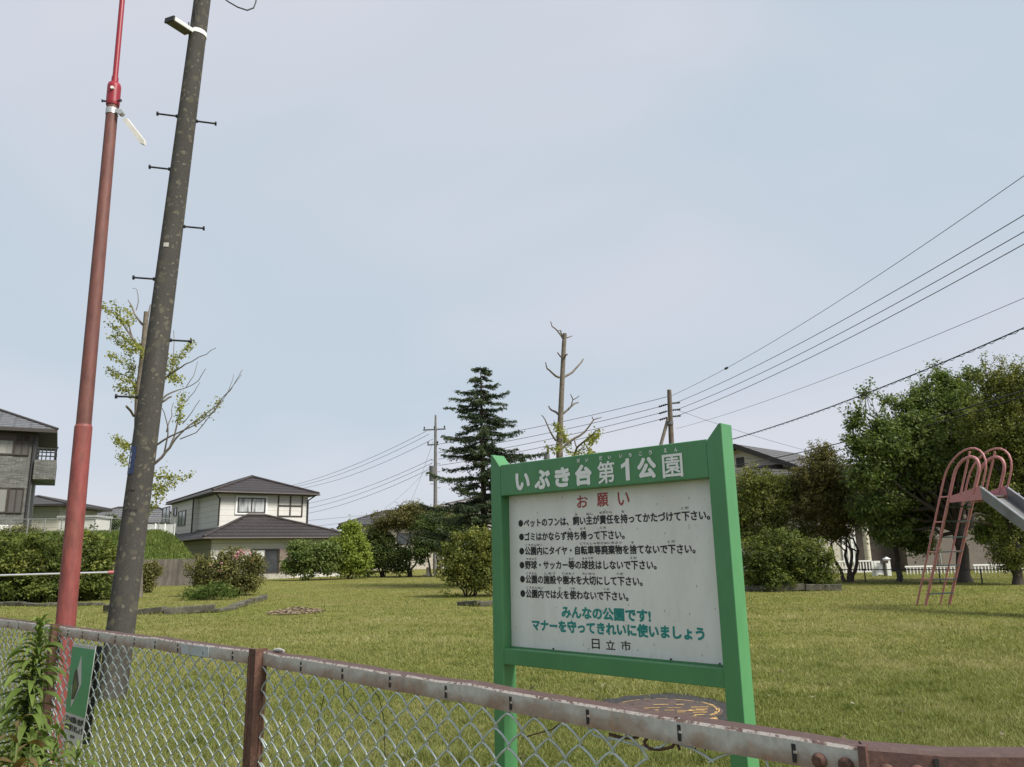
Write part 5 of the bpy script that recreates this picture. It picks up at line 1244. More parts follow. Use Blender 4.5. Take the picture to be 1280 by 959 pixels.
def build_fence():
    rt = thing('chain_link_fence', P1, 'weathered chain link fence with rusty top rail along the bottom of the view', 'fence')
    p2 = gnd(330, 815, RZ); pj = gnd(1080, 935, RZ); p1 = gnd(75, 783, RZ); p0 = p1-unit(p2-p1)*4.6
    pe = pj+unit(gnd(1282, 942, RZ)-pj)*2.6
    for q in (p0, p1, p2, pj, pe): q[2] = RZ
    secs = [(p0, p1), (p1, p2), (p2, pj), (pj, pe)]
    def rail(a, b, h, w, slots, mats, over=0.0):
        d = unit(b-a); n = V3(d[1], -d[0], 0)           # n: to the street
        L = np.linalg.norm(b-a); mb = MB()
        k = max(2, int(L/.12)); r_ = np.random.default_rng(3)
        wv = r_.normal(0, .0012, k+1)
        th = .003
        def ring(x, z): return a+d*x+V3(0, 0, z)
        for i in range(k):       # channel: top plate and front face, slightly wavy
            x0, x1 = L*i/k, L*(i+1)/k; z0, z1 = wv[i], wv[i+1]
            A, B = ring(x0, z0), ring(x1, z1)
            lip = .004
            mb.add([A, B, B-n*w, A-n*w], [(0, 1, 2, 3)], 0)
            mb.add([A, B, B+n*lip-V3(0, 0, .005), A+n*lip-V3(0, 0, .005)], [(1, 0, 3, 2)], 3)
            A2, B2 = A+n*lip-V3(0, 0, .005), B+n*lip-V3(0, 0, .005)
            mb.add([A2, B2, B2-V3(0, 0, h), A2-V3(0, 0, h)], [(1, 0, 3, 2)], 1)
            A3, B3 = A2-V3(0, 0, h), B2-V3(0, 0, h)
            mb.add([A3, B3, B3-n*.004, A3-n*.004], [(1, 0, 3, 2)], 1)
            mb.add([A3-n*.004, B3-n*.004, B-n*.004-V3(0, 0, .004), A-n*.004-V3(0, 0, .004)], [(1, 0, 3, 2)], 1)
            mb.add([A-n*w, B-n*w, B-n*w-V3(0, 0, h*.8), A-n*w-V3(0, 0, h*.8)], [(0, 1, 2, 3)], 0)
        for s in slots:          # punched slots with the rusty tongue of the mesh holder behind
            c = a+d*s+n*.0050-V3(0, 0, .005+h*.5)
            mb.obox(c, d*.0034, n*.0012, V3(0, 0, h*.36), 2)
            mb.obox(c+d*.003+V3(0, 0, h*.05), d*.003, n*.0026, V3(0, 0, h*.05), 1)
            mb.obox(c+d*.0015-V3(0, 0, h*.12), d*.0025, n*.0022, V3(0, 0, h*.12), 2)
        return mb, d, n, L
    slot_px = {1: (86, 104, 124, 145, 169, 195, 223.5, 255.5, 292), 2: (377.5, 429.5, 489, 559, 640, 736.5, 851, 994.5), 0: (11, 24), 3: (1171,)}
    for i, (a, b) in enumerate(secs):
        d = unit(b-a); sl = []
        for u in slot_px[i]:
            n = V3(d[1], -d[0], 0); q = hitp(u, 800, a, n); sl.append((q-a) @ d)
        # pixel columns lean with the rail, so refine on the rail line itself
        sl2 = []
        for u in slot_px[i]:
            lo, hi = 0.0, np.linalg.norm(b-a)
            f = lambda s: (lambda w: 640+FPX*(w @ RT)/(w @ FW))(a+d*s-V3(0, 0, .03)-EYE)
            for _ in range(40):
                mid = (lo+hi)/2
                if f(mid) < u: lo = mid
                else: hi = mid
            sl2.append(lo)
        mb, d, n, L = rail(a, b, .041 if i < 3 else .046, .042, sl2, None)
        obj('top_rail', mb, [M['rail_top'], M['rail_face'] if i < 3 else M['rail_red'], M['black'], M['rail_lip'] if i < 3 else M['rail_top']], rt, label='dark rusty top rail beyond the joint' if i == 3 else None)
    # overlapping lighter sleeve on the second rail
    d = unit(p2-p1); n = V3(d[1], -d[0], 0)
    _s = (hitp(246, 803, p1, n)-p1) @ d; q = p1+d*(_s-.16); mb = MB(); mb.obox(q+d*.16+n*.0055-V3(0, 0, .0255), d*.11, n*.0012, V3(0, 0, .019)); obj('splice', mb, rusty('splice_zinc', (.40, .44, .45), (.3, .22, .15), .5, .7, 10, .5), rt)
    # joint sleeve with round bolt heads at the corner
    d = unit(pj-p2); n = V3(d[1], -d[0], 0)
    for s in (-.075, -.03):
        c = pj+d*s+n*.0045-V3(0, 0, .030); obj('bolt', MB().tube([c, c+n*.005, c+n*.009], [.0125, .0125, .007], 12), M['post_rust'], rt)
    d3 = unit(pe-pj); n3 = V3(d3[1], -d3[0], 0)
    for s in (.03, .075):
        c = pj+d3*s+n3*.0045-V3(0, 0, .033); obj('bolt', MB().tube([c, c+n3*.004, c+n3*.007], [.012, .012, .006], 12), M['post_rust'], rt)
    mb = MB(); mb.obox(pj+n*.004-V3(0, 0, .024), unit(d+d3)*.006, n*.007, V3(0, 0, .0285)); obj('joint_plate', mb, M['rail_red'], rt)
    # posts: angle iron in front of the rail
    for q, dd, w, hgt in ((p1, unit(p2-p1), .036, .012), (p2, unit(p2-p1), .044, .012), (p0, unit(p2-p1), .036, .01)):
        n = V3(dd[1], -dd[0], 0); mb = MB()
        c = q+n*.03-dd*.02
        mb.obox(c+V3(0, 0, (-RZ-.1+hgt)/2-0), dd*w/2, n*.004, V3(0, 0, (RZ+.1+hgt)/2))
        mb.obox(c+dd*(w/2-.004)-n*.0235+V3(0, 0, (-RZ-.1+hgt)/2), dd*.004, n*.0195, V3(0, 0, (RZ+.1+hgt)/2))
        mb.obox(c-dd*(w/2-.005)+n*.0055+V3(0, 0, (-RZ-.1+hgt-.01)/2), dd*.005, n*.0015, V3(0, 0, (RZ+.1+hgt)/2-.02))
        obj('post', mb, M['post_rust'], rt)
    q = p2+unit(p2-p1)*.035-V3(n[0], n[1], 0)*.02+V3(0, 0, .006)
    obj('wire_tie', MB().tube([q, q+unit(p2-p1)*.03+V3(0, 0, .003), q+unit(p2-p1)*.06+V3(0, 0, .002)], [.006, .007, .004], 8), plain('tie', (.34, .34, .31), .7), rt)
    # mesh
    pitch = .089; pz = .077; amp = .0045; wr = .0029; r_ = np.random.default_rng(21)
    def mesh(a, b, zt, gap=None, z0=.03):
        d = unit(b-a); n = V3(d[1], -d[0], 0); L = np.linalg.norm(b-a); mb = MB()
        a = a.copy(); a[2] = 0
        kmax = int(L/(pitch/2)); rows = int((zt-z0)/(pz/2))
        for k in range(kmax+1):
            pts = []
            top = zt
            cut = gap(k*pitch/2) if gap else 0
            for j in range(rows+1-cut):
                z = z0+(zt-z0)*j/rows
                ext = (j+k) % 2
                s = (k+ext)*pitch/2
                bow = .012*math.sin(s*2.1)*math.sin(3.0*z/zt)
                o_ = (amp if ext else -amp)*(1 if k % 2 else -1)*0+(-amp if (ext == 1) else amp)
                p = a+d*s+n*(bow+o_)+V3(0, 0, z)
                if pts:      # slightly bowed wire between knuckles
                    a_ = pts[-1]; sg_ = 1 if ext else -1
                    for q_ in (.2, .5, .8): pts.append(a_+(p-a_)*q_+V3(0, 0, .0068*(4*q_*(1-q_))**.7)+d*(-.003*(4*q_*(1-q_)))*0)
                pts.append(p+r_.normal(0, .0009, 3))
            if len(pts) > 2: mb.tube(pts, wr, 5, caps=False)
        return mb
    zt = RZ-.049
    for i, (a, b) in enumerate(secs):
        if i == 2:
            L = np.linalg.norm(b-a); d = unit(b-a)
            s8 = (hitp(785, 905, a, n_(d))-a) @ d
            f = lambda s: 0 if s < s8 else (2 if s < s8+.06 else (3 if s < s8+.12 else (5 if s < s8+.24 else 4+int(2*math.sin(s*40)))))
            obj('mesh', mesh(a, b, zt, f), M['wire_pvc'], rt)
        else:
            obj('mesh', mesh(a, b, zt), M['wire_pvc'], rt)
    # broken rusty wires under the rail near the corner
    a, b = secs[2]; d = unit(b-a); n = V3(d[1], -d[0], 0)
    Q = lambda u, v, off=0.0: hitp(u, v, a+n*off, n)
    for pts, r, m in (([(805, 928), (810, 921), (822, 918), (838, 919), (846, 926), (840, 934), (826, 937), (812, 936), (805, 930)], .0034, 'rust_wire'),
                      ([(846, 896), (847, 915), (845, 926), (850, 938)], .0032, 'rust_wire'), ([(849, 898), (846, 915), (838, 926), (826, 934), (812, 937), (790, 930), (760, 922)], .0026, 'wire_pvc'),
                      ([(858, 899), (868, 912), (876, 926), (882, 940)], .0014, 'rust_wire'), ([(889, 905), (885, 915), (873, 925), (868, 940)], .0012, 'rust_wire'),
                      ([(735, 910), (742, 919), (760, 925), (792, 922), (800, 916)], .0022, 'wire_pvc'), ([(762, 918), (776, 922), (790, 923), (798, 921)], .0034, 'rust_wire'),
                      ([(850, 931), (866, 936), (880, 944), (892, 953)], .0026, 'wire_pvc'), ([(886, 953), (905, 944), (920, 941), (935, 933)], .0024, 'wire_pvc'), ([(944, 928), (950, 940), (958, 952), (962, 965)], .0022, 'wire_pvc'),
                      ([(700, 905), (690, 912), (668, 918), (655, 922)], .0016, 'rust_wire'), ([(428, 835), (430, 870), (445, 890), (470, 905)], .0012, 'dead'), ([(458, 852), (474, 872), (480, 900), (482, 965)], .0013, 'dead'), ([(405, 870), (395, 920), (393, 965)], .0014, 'dead'), ([(378, 940), (395, 925), (415, 903), (440, 893), (470, 888)], .0011, 'straw')):
        mb = MB().tube([Q(u, v, -.004) for u, v in pts], r, 6)
        nm = 'dead_stem' if m in ('dead', 'straw') else 'loose_wire'
        o = obj(nm, mb, M[m], rt if nm == 'loose_wire' else None, origin=None if nm == 'loose_wire' else Q(*pts[0]))
        if nm == 'dead_stem': tag(o, {405: 'dark dry stem crossing the mesh nearest the second post', 428: 'short dark stem curling through the mesh under the rail', 458: 'long dark dry stem arching down the mesh right of the others', 378: 'pale straw coloured stem lying across the mesh'}[pts[0][0] if pts[0][0] != 378 else 378], 'dry stem')
    # one dry stem in the left section
    mb = MB().tube([hitp(u, v, secs[1][0], V3(FDIR[1], -FDIR[0], 0)) for u, v in ((278, 860), (284, 905), (292, 935), (299, 960))], .0014, 5)
    tag(obj('dead_stem', mb, M['dead'], None, origin=hitp(284, 905, secs[1][0], FNRM)), 'dark dry stem in the fence mesh left of the second post', 'dry stem')
M['rust_wire'] = rusty('rust_wire', (.05, .03, .022), (.10, .045, .03), .4, .6, 20, .8)
M['dead'] = plain('dry_stem', (.04, .035, .025), .9); M['straw'] = plain('straw_stem', (.42, .40, .28), .8)
build_fence()

# ------------------------------------------------------------------ lettering
_txt = []
def text_mesh(body, offset=0.0):
    f = bpy.data.curves.new('lettering', 'FONT'); f.body = body; f.resolution_u = 3; f.offset = offset
    o = bpy.data.objects.new('lettering_curve', f); COL.objects.link(o)
    dg = bpy.context.evaluated_depsgraph_get(); dg.update()
    me = bpy.data.meshes.new_from_object(o.evaluated_get(dg))
    v = np.array([x.co[:] for x in me.vertices]); fs = [tuple(p.vertices) for p in me.polygons]
    bpy.data.objects.remove(o); bpy.data.curves.remove(f); bpy.data.meshes.remove(me)
    return v, fs
OUT = np.zeros(3)
def put_text(mb, body, s0, s1, z0, z1, P, offset=0.0, mi=0, slope=0.0, bold=0.0):
    v, fs = text_mesh(body, offset)
    if not len(v): return
    mn, mx = v.min(0), v.max(0); sx = (s1-s0)/max(1e-6, mx[0]-mn[0]); sz = (z1-z0)/max(1e-6, mx[1]-mn[1])
    k = 1 if bold == 0 else 9
    for c in range(k):       # heavy strokes: thin layers shifted around the glyph
        dx, dz = (0, 0) if c == 0 else (bold*math.cos(c*math.pi/4), bold*math.sin(c*math.pi/4))
        mb.add([P(s0+(x-mn[0])*sx+dx, z0+(y-mn[1])*sz+slope*(x-mn[0])*sx+dz)+OUT*(.00004*c) for x, y, _ in v], fs, mi)

# ------------------------------------------------------------------ park notice board
def green_mat():
    m, t, b = nodes('green_paint'); co = coords(t)
    n1 = N(t, 'ShaderNodeTexNoise', Scale=3.0, Detail=7.0, Roughness=.7); t.links.new(coords(t, (1, 1, .4)), n1.inputs['Vector'])
    t.links.new(ramp(t, n1.outputs[0], [(.25, (.052, .18, .072)), (.5, (.066, .22, .086)), (.8, (.09, .27, .115))]), b.inputs['Base Color'])
    ch = N(t, 'ShaderNodeTexNoise', Scale=38.0, Detail=6.0, Roughness=.75); t.links.new(co, ch.inputs['Vector'])
    fd = N(t, 'ShaderNodeTexNoise', Scale=7.0, Detail=6.0, Roughness=.8); t.links.new(coords(t, (1, 1, .25)), fd.inputs['Vector'])
    c0 = b.inputs['Base Color'].links[0].from_socket
    c1 = mixc(t, ramp(t, fd.outputs[0], [(.55, (0, 0, 0)), (.75, (.35, .35, .35))]), c0, (.13, .30, .16))
    t.links.new(mixc(t, ramp(t, ch.outputs[0], [(.69, (0, 0, 0)), (.73, (.8, .8, .8))]), c1, (.05, .085, .05)), b.inputs['Base Color'])
    b.inputs['Roughness'].default_value = .42
    n2 = N(t, 'ShaderNodeTexNoise', Scale=90.0, Detail=2.0); t.links.new(co, n2.inputs['Vector']); bump(t, b, n2.outputs[0], .06, .002); return m
def panel_mat():
    m, t, b = nodes('white_panel'); co = coords(t)
    n1 = N(t, 'ShaderNodeTexNoise', Scale=5.0, Detail=8.0, Roughness=.7); t.links.new(coords(t, (1, 1, .35)), n1.inputs['Vector'])
    n2 = N(t, 'ShaderNodeTexNoise', Scale=26.0, Detail=4.0, Roughness=.7); t.links.new(coords(t, (1, 1, .3)), n2.inputs['Vector'])
    n3 = N(t, 'ShaderNodeTexNoise', Scale=2.3, Detail=4.0); t.links.new(co, n3.inputs['Vector'])
    c = ramp(t, n1.outputs[0], [(.3, (.62, .615, .58)), (.55, (.71, .71, .68)), (.75, (.75, .75, .73))])
    st = N(t, 'ShaderNodeMath', operation='MULTIPLY')
    t.links.new(ramp(t, n2.outputs[0], [(.60, (0, 0, 0)), (.74, (1, 1, 1))]), st.inputs[0]); t.links.new(ramp(t, n3.outputs[0], [(.50, (0, 0, 0)), (.66, (.75, .75, .75))]), st.inputs[1])
    c = mixc(t, st.outputs[0], c, (.30, .22, .13))
    vo = N(t, 'ShaderNodeTexVoronoi', Scale=28.0); t.links.new(coords(t, (1, 1, .6)), vo.inputs['Vector'])
    sp = ramp(t, vo.outputs['Distance'], [(.06, (.6, .6, .6)), (.11, (0, 0, 0))]); c = mixc(t, sp, c, (.2, .18, .14))
    t.links.new(c, b.inputs['Base Color']); b.inputs['Roughness'].default_value = .35; return m
def notice_board():
    d = unit(V3(.734520, -.678587, 0)); n = V3(d[1], -d[0], 0)    # n faces the street (camera side)
    if n[1] > 0: n = -n
    global OUT
    OUT = n
    O = at(614, 600, 3.75); O[2] = 0
    pt = lambda s, z, w=0.0: O+d*s+n*w+V3(0, 0, z)
    rt = thing('park_notice_board', pt(.62, 0, -.04), 'green framed park notice board with white panel of Japanese rules', 'notice board')
    gm = green_mat(); D_ = .085
    for s0, s1, inner in ((-.003, .061, 1), (1.167, 1.236, 0)):
        zo, zi = 1.875, 1.812
        top = [(s0, zo), (s0+.012, zo), (s1, zi)] if inner else [(s0, zi), (s1-.012, zo), (s1, zo)]
        prof = [(s0, -.15), (s1, -.15)]+top[::-1]
        if not inner: prof = [(s0, -.15), (s1, -.15), (s1, zo), (s1-.012, zo), (s0, zi)]
        else: prof = [(s0, -.15), (s1, -.15), (s1, zi), (s0+.012, zo), (s0, zo)]
        mb = MB().ngon_prism([pt(s, z) for s, z in prof], -n*D_); obj('post', mb, gm, rt, bevel=.003)
    def bar(s0, s1, z0, z1, w0, w1): mb = MB(); mb.hexa([pt(s0,z0,w0), pt(s1,z0,w0), pt(s1,z0,w1), pt(s0,z0,w1), pt(s0,z1,w0), pt(s1,z1,w0), pt(s1,z1,w1), pt(s0,z1,w1)]); return mb
    tr = obj('top_rail', bar(.0612, 1.1668, 1.672, 1.820, -.001, -.082), gm, rt, bevel=.003)
    obj('bottom_rail', bar(.0612, 1.1668, .909, .977, -.003, -.082), gm, rt, bevel=.003)
    W_ = -.058
    pn = obj('panel', bar(.0615, 1.1665, .9773, 1.6718, W_, W_-.012), panel_mat(), rt)
    obj('back_trim', bar(.0615, 1.1665, .9773, .983, W_+.003, W_+.008), gm, rt)
    # --- writing; pixel measurements turned into board coordinates
    def sz(u, v, w): q = hitp(u, v, pt(0, 0, w), n)-O; return q @ d, q[2]
    white = plain('white_lettering', (.76, .77, .75), .5, var=.05); black = plain('black_lettering', (.018, .018, .02), .5)
    redm = plain('red_lettering', (.36, .055, .055), .5, var=.15); teal = plain('teal_lettering', (.014, .23, .205), .5, var=.12)
    grey = plain('furigana_lettering', (.10, .10, .105), .5)
    wt = .0008; Pt = lambda s, z: pt(s, z, wt); wp = W_+.0008; Pp = lambda s, z: pt(s, z, wp)
    def line(mb, body, uL, vL, uR, vR, hL, hR, w, P, bold):
        """left and right end centres in the photo, glyph heights in px at both ends"""
        s0, z0 = sz(uL, vL, w); s1, z1 = sz(uR, vR, w)
        hh = (sz(uL, vL-hL/2, w)[1]-sz(uL, vL+hL/2, w)[1]+sz(uR, vR-hR/2, w)[1]-sz(uR, vR+hR/2, w)[1])/2
        put_text(mb, body, s0, s1, z0-hh/2, z0+hh/2, P, 0, 0, (z1-z0)/(s1-s0), bold)
    # title, one glyph at a time
    mb = MB()
    for ch, u0, u1, v0, v1 in (('い', 644.5, 662.5, 591, 613), ('ぶ', 668, 688, 587, 611.5), ('き', 693.5, 713, 584, 609), ('台', 719, 740, 580.5, 607), ('第', 747, 768.5, 576.5, 604.5), ('1', 776.5, 787, 573.5, 601), ('公', 796.5, 820.5, 571.5, 598.5), ('園', 828, 853.5, 567.5, 597)):
        s0, _ = sz(u0, (v0+v1)/2, 0); s1, _ = sz(u1, (v0+v1)/2, 0); za = sz((u0+u1)/2, v1, 0)[1]; zb = sz((u0+u1)/2, v0, 0)[1]
        bo = .0050 if ch not in '第園' else .0017
        
        mb = MB()
        if ch == '1':        # plain block numeral: stem and slanted flag
            w_, h_ = s1-s0, zb-za; k_ = (zb-za)*0
            mb.add([Pt(s0+w_*x, za+h_*y) for x, y in ((.52, 0), (1, 0), (1, 1), (.62, 1), (.52, .86), (0, .74), (0, .56), (.52, .66))], [(0, 1, 2, 3, 4, 7), (7, 4, 5, 6)])
        else: put_text(mb, ch, s0+bo, s1-bo, za+bo, zb-bo, Pt, 0, 0, 0, bo)
        obj('title_glyph', mb, white, tr)
    mb = MB()
    for ch, u, v, h in (('だ', 723.3, 576.3, 4.4), ('い', 733.7, 575.2, 4.0), ('だ', 751, 573, 4.8), ('い', 762, 572, 4.2), ('い', 776, 570.3, 4.4), ('ち', 788, 569, 4.6), ('こ', 800.8, 567.5, 4.4), ('う', 813, 566, 5), ('え', 832, 563.4, 5), ('ん', 845, 562.4, 4.8)):
        s0, zc = sz(u-h*.4, v, 0); s1, _ = sz(u+h*.4, v, 0); hh = sz(u, v-h/2, 0)[1]-sz(u, v+h/2, 0)[1]
        put_text(mb, ch, s0, s1, zc-hh/2, zc+hh/2, Pt, 0, 0, 0, .0006)
    obj('furigana', mb, white, tr)
    mb = MB()
    for ch, u0, u1, v0, v1 in (('お', 721.5, 734.5, 619.5, 634.5), ('願', 746.5, 760, 616.5, 633), ('い', 772.5, 786.5, 615.5, 631.5)):
        s0, _ = sz(u0, (v0+v1)/2, W_); s1, _ = sz(u1, (v0+v1)/2, W_); za = sz((u0+u1)/2, v1, W_)[1]; zb = sz((u0+u1)/2, v0, W_)[1]
        mb = MB(); put_text(mb, ch, s0, s1, za, zb, Pp, 0, 0, 0, .0011)
        obj('heading_glyph', mb, redm, pn)
    rules = (('ペットのフンは、飼い主が責任を持ってかたづけて下さい。', 655.0, 654.0, 887, 643.5, 9.5, 13),
             ('ゴミはかならず持ち帰って下さい。', 656, 671.0, 780.5, 668.2, 10, 11.5),
             ('公園内にタイヤ・自転車等廃棄物を捨てないで下さい。', 656.3, 688.8, 869, 685.8, 9.5, 12.5),
             ('野球・サッカー等の球技はしないで下さい。', 656.6, 706.2, 820.5, 706.2, 9.8, 11.8),
             ('公園の施設や樹木を大切にして下さい。', 657.2, 724.0, 803, 726.8, 10, 11.6),
             ('公園内では火を使わないで下さい。', 657.6, 742.0, 785.3, 745.6, 10, 11.4))
    for body, uL, vL, uR, vR, hL, hR in rules:
        mb = MB(); line(mb, body, uL, vL, uR, vR, hL, hR, W_, Pp, .0013)
        obj('rule_lettering', mb, black, pn); mb = MB()
        # round bullet
        s0, zc = sz(uL-4.0, vL+(0.3 if vL < 720 else 0), W_); r = .0155; k = 20
        mb.add([Pp(s0+math.cos(6.2832*i/k)*r*.98, zc+math.sin(6.2832*i/k)*r) for i in range(k)], [tuple(range(k))])
        obj('bullet', mb, black, pn)
    mb = MB()
    for body, u0, v0, u1, v1, h in (('か', 719, 643.2, 722, 643.2, 3), ('ぬし', 733, 642.6, 741, 641.9, 3), ('せきにん', 749, 641, 765, 639.8, 3), ('も', 777, 639.5, 780.5, 639.2, 3), ('くだ', 851.5, 635.6, 861, 634.7, 3.4),
            ('も', 711, 661.6, 714, 661.5, 2.8), ('かえ', 725, 661, 732.5, 660.4, 2.8), ('くだ', 750, 659.9, 758, 659.5, 3),
            ('こうえんない', 657, 681.5, 677.5, 680.9, 2.8), ('じてんしゃなどはいきぶつ', 725, 679.6, 777, 678.2, 3), ('す', 789, 678.5, 792.5, 678.2, 3), ('くだ', 834.5, 677.3, 844, 676.8, 3.4),
            ('やきゅう', 658, 698.8, 670.5, 698.6, 2.8), ('など', 711, 698.5, 717.5, 698.4, 2.8), ('きゅうぎ', 728, 698.2, 741.5, 697.5, 2.8), ('くだ', 788, 697.6, 795.8, 697.5, 3),
            ('こうえん', 658, 716.6, 671, 716.8, 2.8), ('しせつ', 681, 716.8, 694, 717, 2.8), ('じゅもく', 703, 716.8, 718, 717.1, 2.8), ('たいせつ', 728, 717, 743.5, 717.3, 2.8), ('くだ', 771, 717.2, 779, 717.5, 3),
            ('こうえんない', 658, 734.4, 679, 735, 2.8), ('ひ', 698.5, 735.4, 701, 735.4, 2.8), ('つか', 712.5, 735.5, 719, 735.6, 2.8), ('くだ', 755, 736.5, 762, 736.8, 3)):
        line(mb, body, u0, v0, u1, v1, h, h, W_, Pp, .0003)
    obj('furigana', mb, grey, pn)
    mb = MB(); line(mb, 'みんなの公園です!', 702.5, 765, 813, 770.2, 14, 15.5, W_, Pp, .0024); line(mb, 'マナーを守ってきれいに使いましょう', 665.5, 781, 880, 792.5, 13.5, 16.5, W_, Pp, .0024)
    obj('slogan_lettering', mb, teal, pn)
    mb = MB(); line(mb, '日', 740, 804.6, 749.5, 805.2, 12, 12, W_, Pp, .0006); line(mb, '立', 757.5, 806, 769, 806.6, 11.5, 11.5, W_, Pp, .0006); line(mb, '市', 776.5, 807, 788.5, 807.8, 12, 12, W_, Pp, .0006)
    obj('city_lettering', mb, black, pn)
    # scratched marks and rivets
    mb = MB()
    for u, v in ((692, 811), (839, 824), (900, 830)): 
        s0, z0 = sz(u, v, W_); q = Pp(s0, z0); mb.tube([q, q+n*.003], .004, 8)
    obj('rivet', mb, black, pn)
notice_board()

# ------------------------------------------------------------------ small green sign tied to the fence
def fence_sign():
    global OUT
    n = FNRM; OUT = n; O = P1+n*.035
    d = FDIR
    q = lambda u, v: hitp(u, v, O, n)
    TL, TR, BR, BL = q(92, 804), q(120.5, 808), q(101.5, 935), q(79, 925)
    # a flat plate, slightly bent forward, tilted in the plane of the mesh
    e = unit(TR-TL); wv = np.linalg.norm(TR-TL); up = unit(TL-BL)
    rt = thing('warning_sign', (BL+BR)/2, 'small green sign with a white pointed emblem tied to the fence mesh', 'sign')
    B = lambda a, h, w=0.0: (BL*(1-a)+BR*a)*(1-h)+(TL*(1-a)+TR*a)*h+n*w
    g = plain('sign_green', (.06, .27, .12), .35, var=.12); wm = plain('sign_white', (.46, .46, .44), .4, var=.15, scale=12); bk = plain('sign_black', (.015, .017, .02), .5)
    def patch(pts, w, m, name, par, th=.0008):
        mb = MB().ngon_prism([B(a, h, w) for a, h in pts], n*th); return obj(name, mb, m, par)
    bd = patch([(0, 0), (1, 0), (1, 1), (0, 1)], 0, wm, 'plate', rt, .003)
    patch([(0, .29), (1, .29), (1, .965), (0, .965)], .0034, g, 'green_field', bd)
    patch([(.27, .345), (.62, .60), (.47, .88), (.36, .74), (.18, .56)], .0046, wm, 'emblem', bd)
    patch([(.25, .43), (.38, .44), (.50, .55), (.52, .60), (.46, .66), (.36, .75), (.27, .72), (.22, .6)], .0058, plain('emblem_dark', (.045, .05, .03), .6, var=.7, scale=60), 'emblem_figure', bd)
    for k, (pts) in enumerate(([(.30, .46), (.36, .50), (.34, .66), (.30, .6)], [(.40, .50), (.45, .56), (.38, .64), (.36, .58)])): patch(pts, .0068, plain('figure_green', (.12, .16, .04), .6), 'figure_detail', bd)
    mb = MB()
    P = lambda s, z: B(s, z, .0042)
    put_text(mb, 'フンは飼い主が', .05, .95, .205, .262, P, 0, 0, 0, .006); put_text(mb, '持ち帰りましょう', .05, .97, .125, .182, P, 0, 0, 0, .006)
    put_text(mb, '日立市', .40, .62, .06, .085, P, 0, 0, 0, .003)
    obj('lettering', mb, bk, bd)
    # dark backing board hanging behind it
    O2 = P1-n*.02
    mb = MB().ngon_prism([hitp(u, v, O2, n) for u, v in ((100, 806), (127, 808), (111, 930), (92, 932))], -n*.004); 
    tag(obj('backing_board', mb, plain('dark_board', (.018, .024, .034), .5), None, origin=hitp(110, 870, O2, n)), 'dark board hanging on the far side of the mesh behind the small green sign', 'board')
fence_sign()

# ------------------------------------------------------------------ tall weed in front of the fence
def weed(name, label, x, y, H, nl, L, seed, lean=(0, 0), zmin=.1, w=.16, brown=False):
    r_ = np.random.default_rng(seed); b = V3(x, y, 0)
    rt = thing(name, b, label, 'weed')
    mb = MB(); st = [b+V3(lean[0]*q*q, lean[1]*q*q, H*q)+r_.normal(0, .004, 3)*(q > 0) for q in np.linspace(0, 1, 9)]
    mb.tube(st, list(np.linspace(.008, .003, 9)), 7)
    V, F, ti = [], [], []
    def leaf(p, az, el, L, w):
        d = V3(math.cos(az)*math.cos(el), math.sin(az)*math.cos(el), math.sin(el)); sd = unit(np.cross(d, V3(0, 0, 1))); k = 7; o = len(V); pos = p.copy(); dd = d.copy()
        tw = r_.normal(0, .5); tv = r_.normal(0, .2)
        for i in range(k+1):
            q = i/k; ww = L*w*.5*(math.sin(math.pi*min(1, q*.92+.08))**.8)*(1-.25*q)
            if i == k: ww = .0004
            up_ = np.cross(sd, dd); s2 = sd*math.cos(tw*q)+up_*math.sin(tw*q)
            V.extend([pos-s2*ww+up_*ww*.35, pos, pos+s2*ww+up_*ww*.35])
            pos = pos+dd*L/k; dd = unit(dd+V3(0, 0, -.20-.05*i))
        for i in range(k):
            a = o+3*i; F.extend([(a, a+1, a+4, a+3), (a+1, a+2, a+5, a+4)]); ti.extend([.5+tv+r_.normal(0, .05)]*2)
    for i in range(nl):
        q = 1-(1-zmin)*(i/nl)**1.1; x_ = q*8; j = min(7, int(x_)); p = st[j]+(st[j+1]-st[j])*(x_-j)
        f = 1-q
        ll = L*np.interp(f, [0, .05, .15, .4, 1], [.35, .5, .8, 1, .9])*r_.uniform(.75, 1.15)
        leaf(p, i*2.399+r_.normal(0, .2), np.interp(f, [0, .1, .4, 1], [1.15, .75, .45, .25])+r_.normal(0, .15), ll, w*r_.uniform(.85, 1.2))
        # small side leaves in the axil
        if f > .12:
            for _ in range(2): leaf(p, i*2.399+r_.normal(0, .6), .7+r_.normal(0, .2), ll*.45, w)
    me = bpy.data.meshes.new('leaves'); me.from_pydata([tuple(np.asarray(v)-b) for v in V], [], F); me.update()
    a = me.attributes.new('tint', 'FLOAT', 'FACE'); a.data.foreach_set('value', np.clip(ti, 0, 1))
    me.polygons.foreach_set('use_smooth', [True]*len(F))
    obj('leaves', me, M['weed_brown' if brown else 'weed'], rt); obj('stem', mb, plain('weed_stem', (.13, .16, .05), .6), rt)
M['weed_brown'] = leafmat('weed_brown', (.08, .07, .03), (.13, .10, .04), (.2, .12, .05), .3)
w0 = at(48, 770, 3.25)
weed('tall_weed', 'tall leafy green weed growing in front of the fence by the red pole', w0[0], w0[1], w0[2]-.02, 240, .18, 5, (.01, 0), .1, .2)
for (u, v, Y, H, sd, nl, lb) in ((12, 940, 2.75, .58, 8, 26, 'low weed at the bottom left corner, leftmost of the small weeds'), (70, 915, 3.05, .62, 9, 30, 'bushy weed right of the tall weed at its foot'), (96, 940, 2.9, .54, 10, 28, 'feathery low weed below the small green sign'), (38, 925, 2.9, .6, 12, 26, 'low weed directly below the tall weed')):
    p = at(u, v, Y); weed('weed', lb, p[0], p[1], p[2]+.02, nl*2, .15, sd, (.02, -.02), .3, .22)
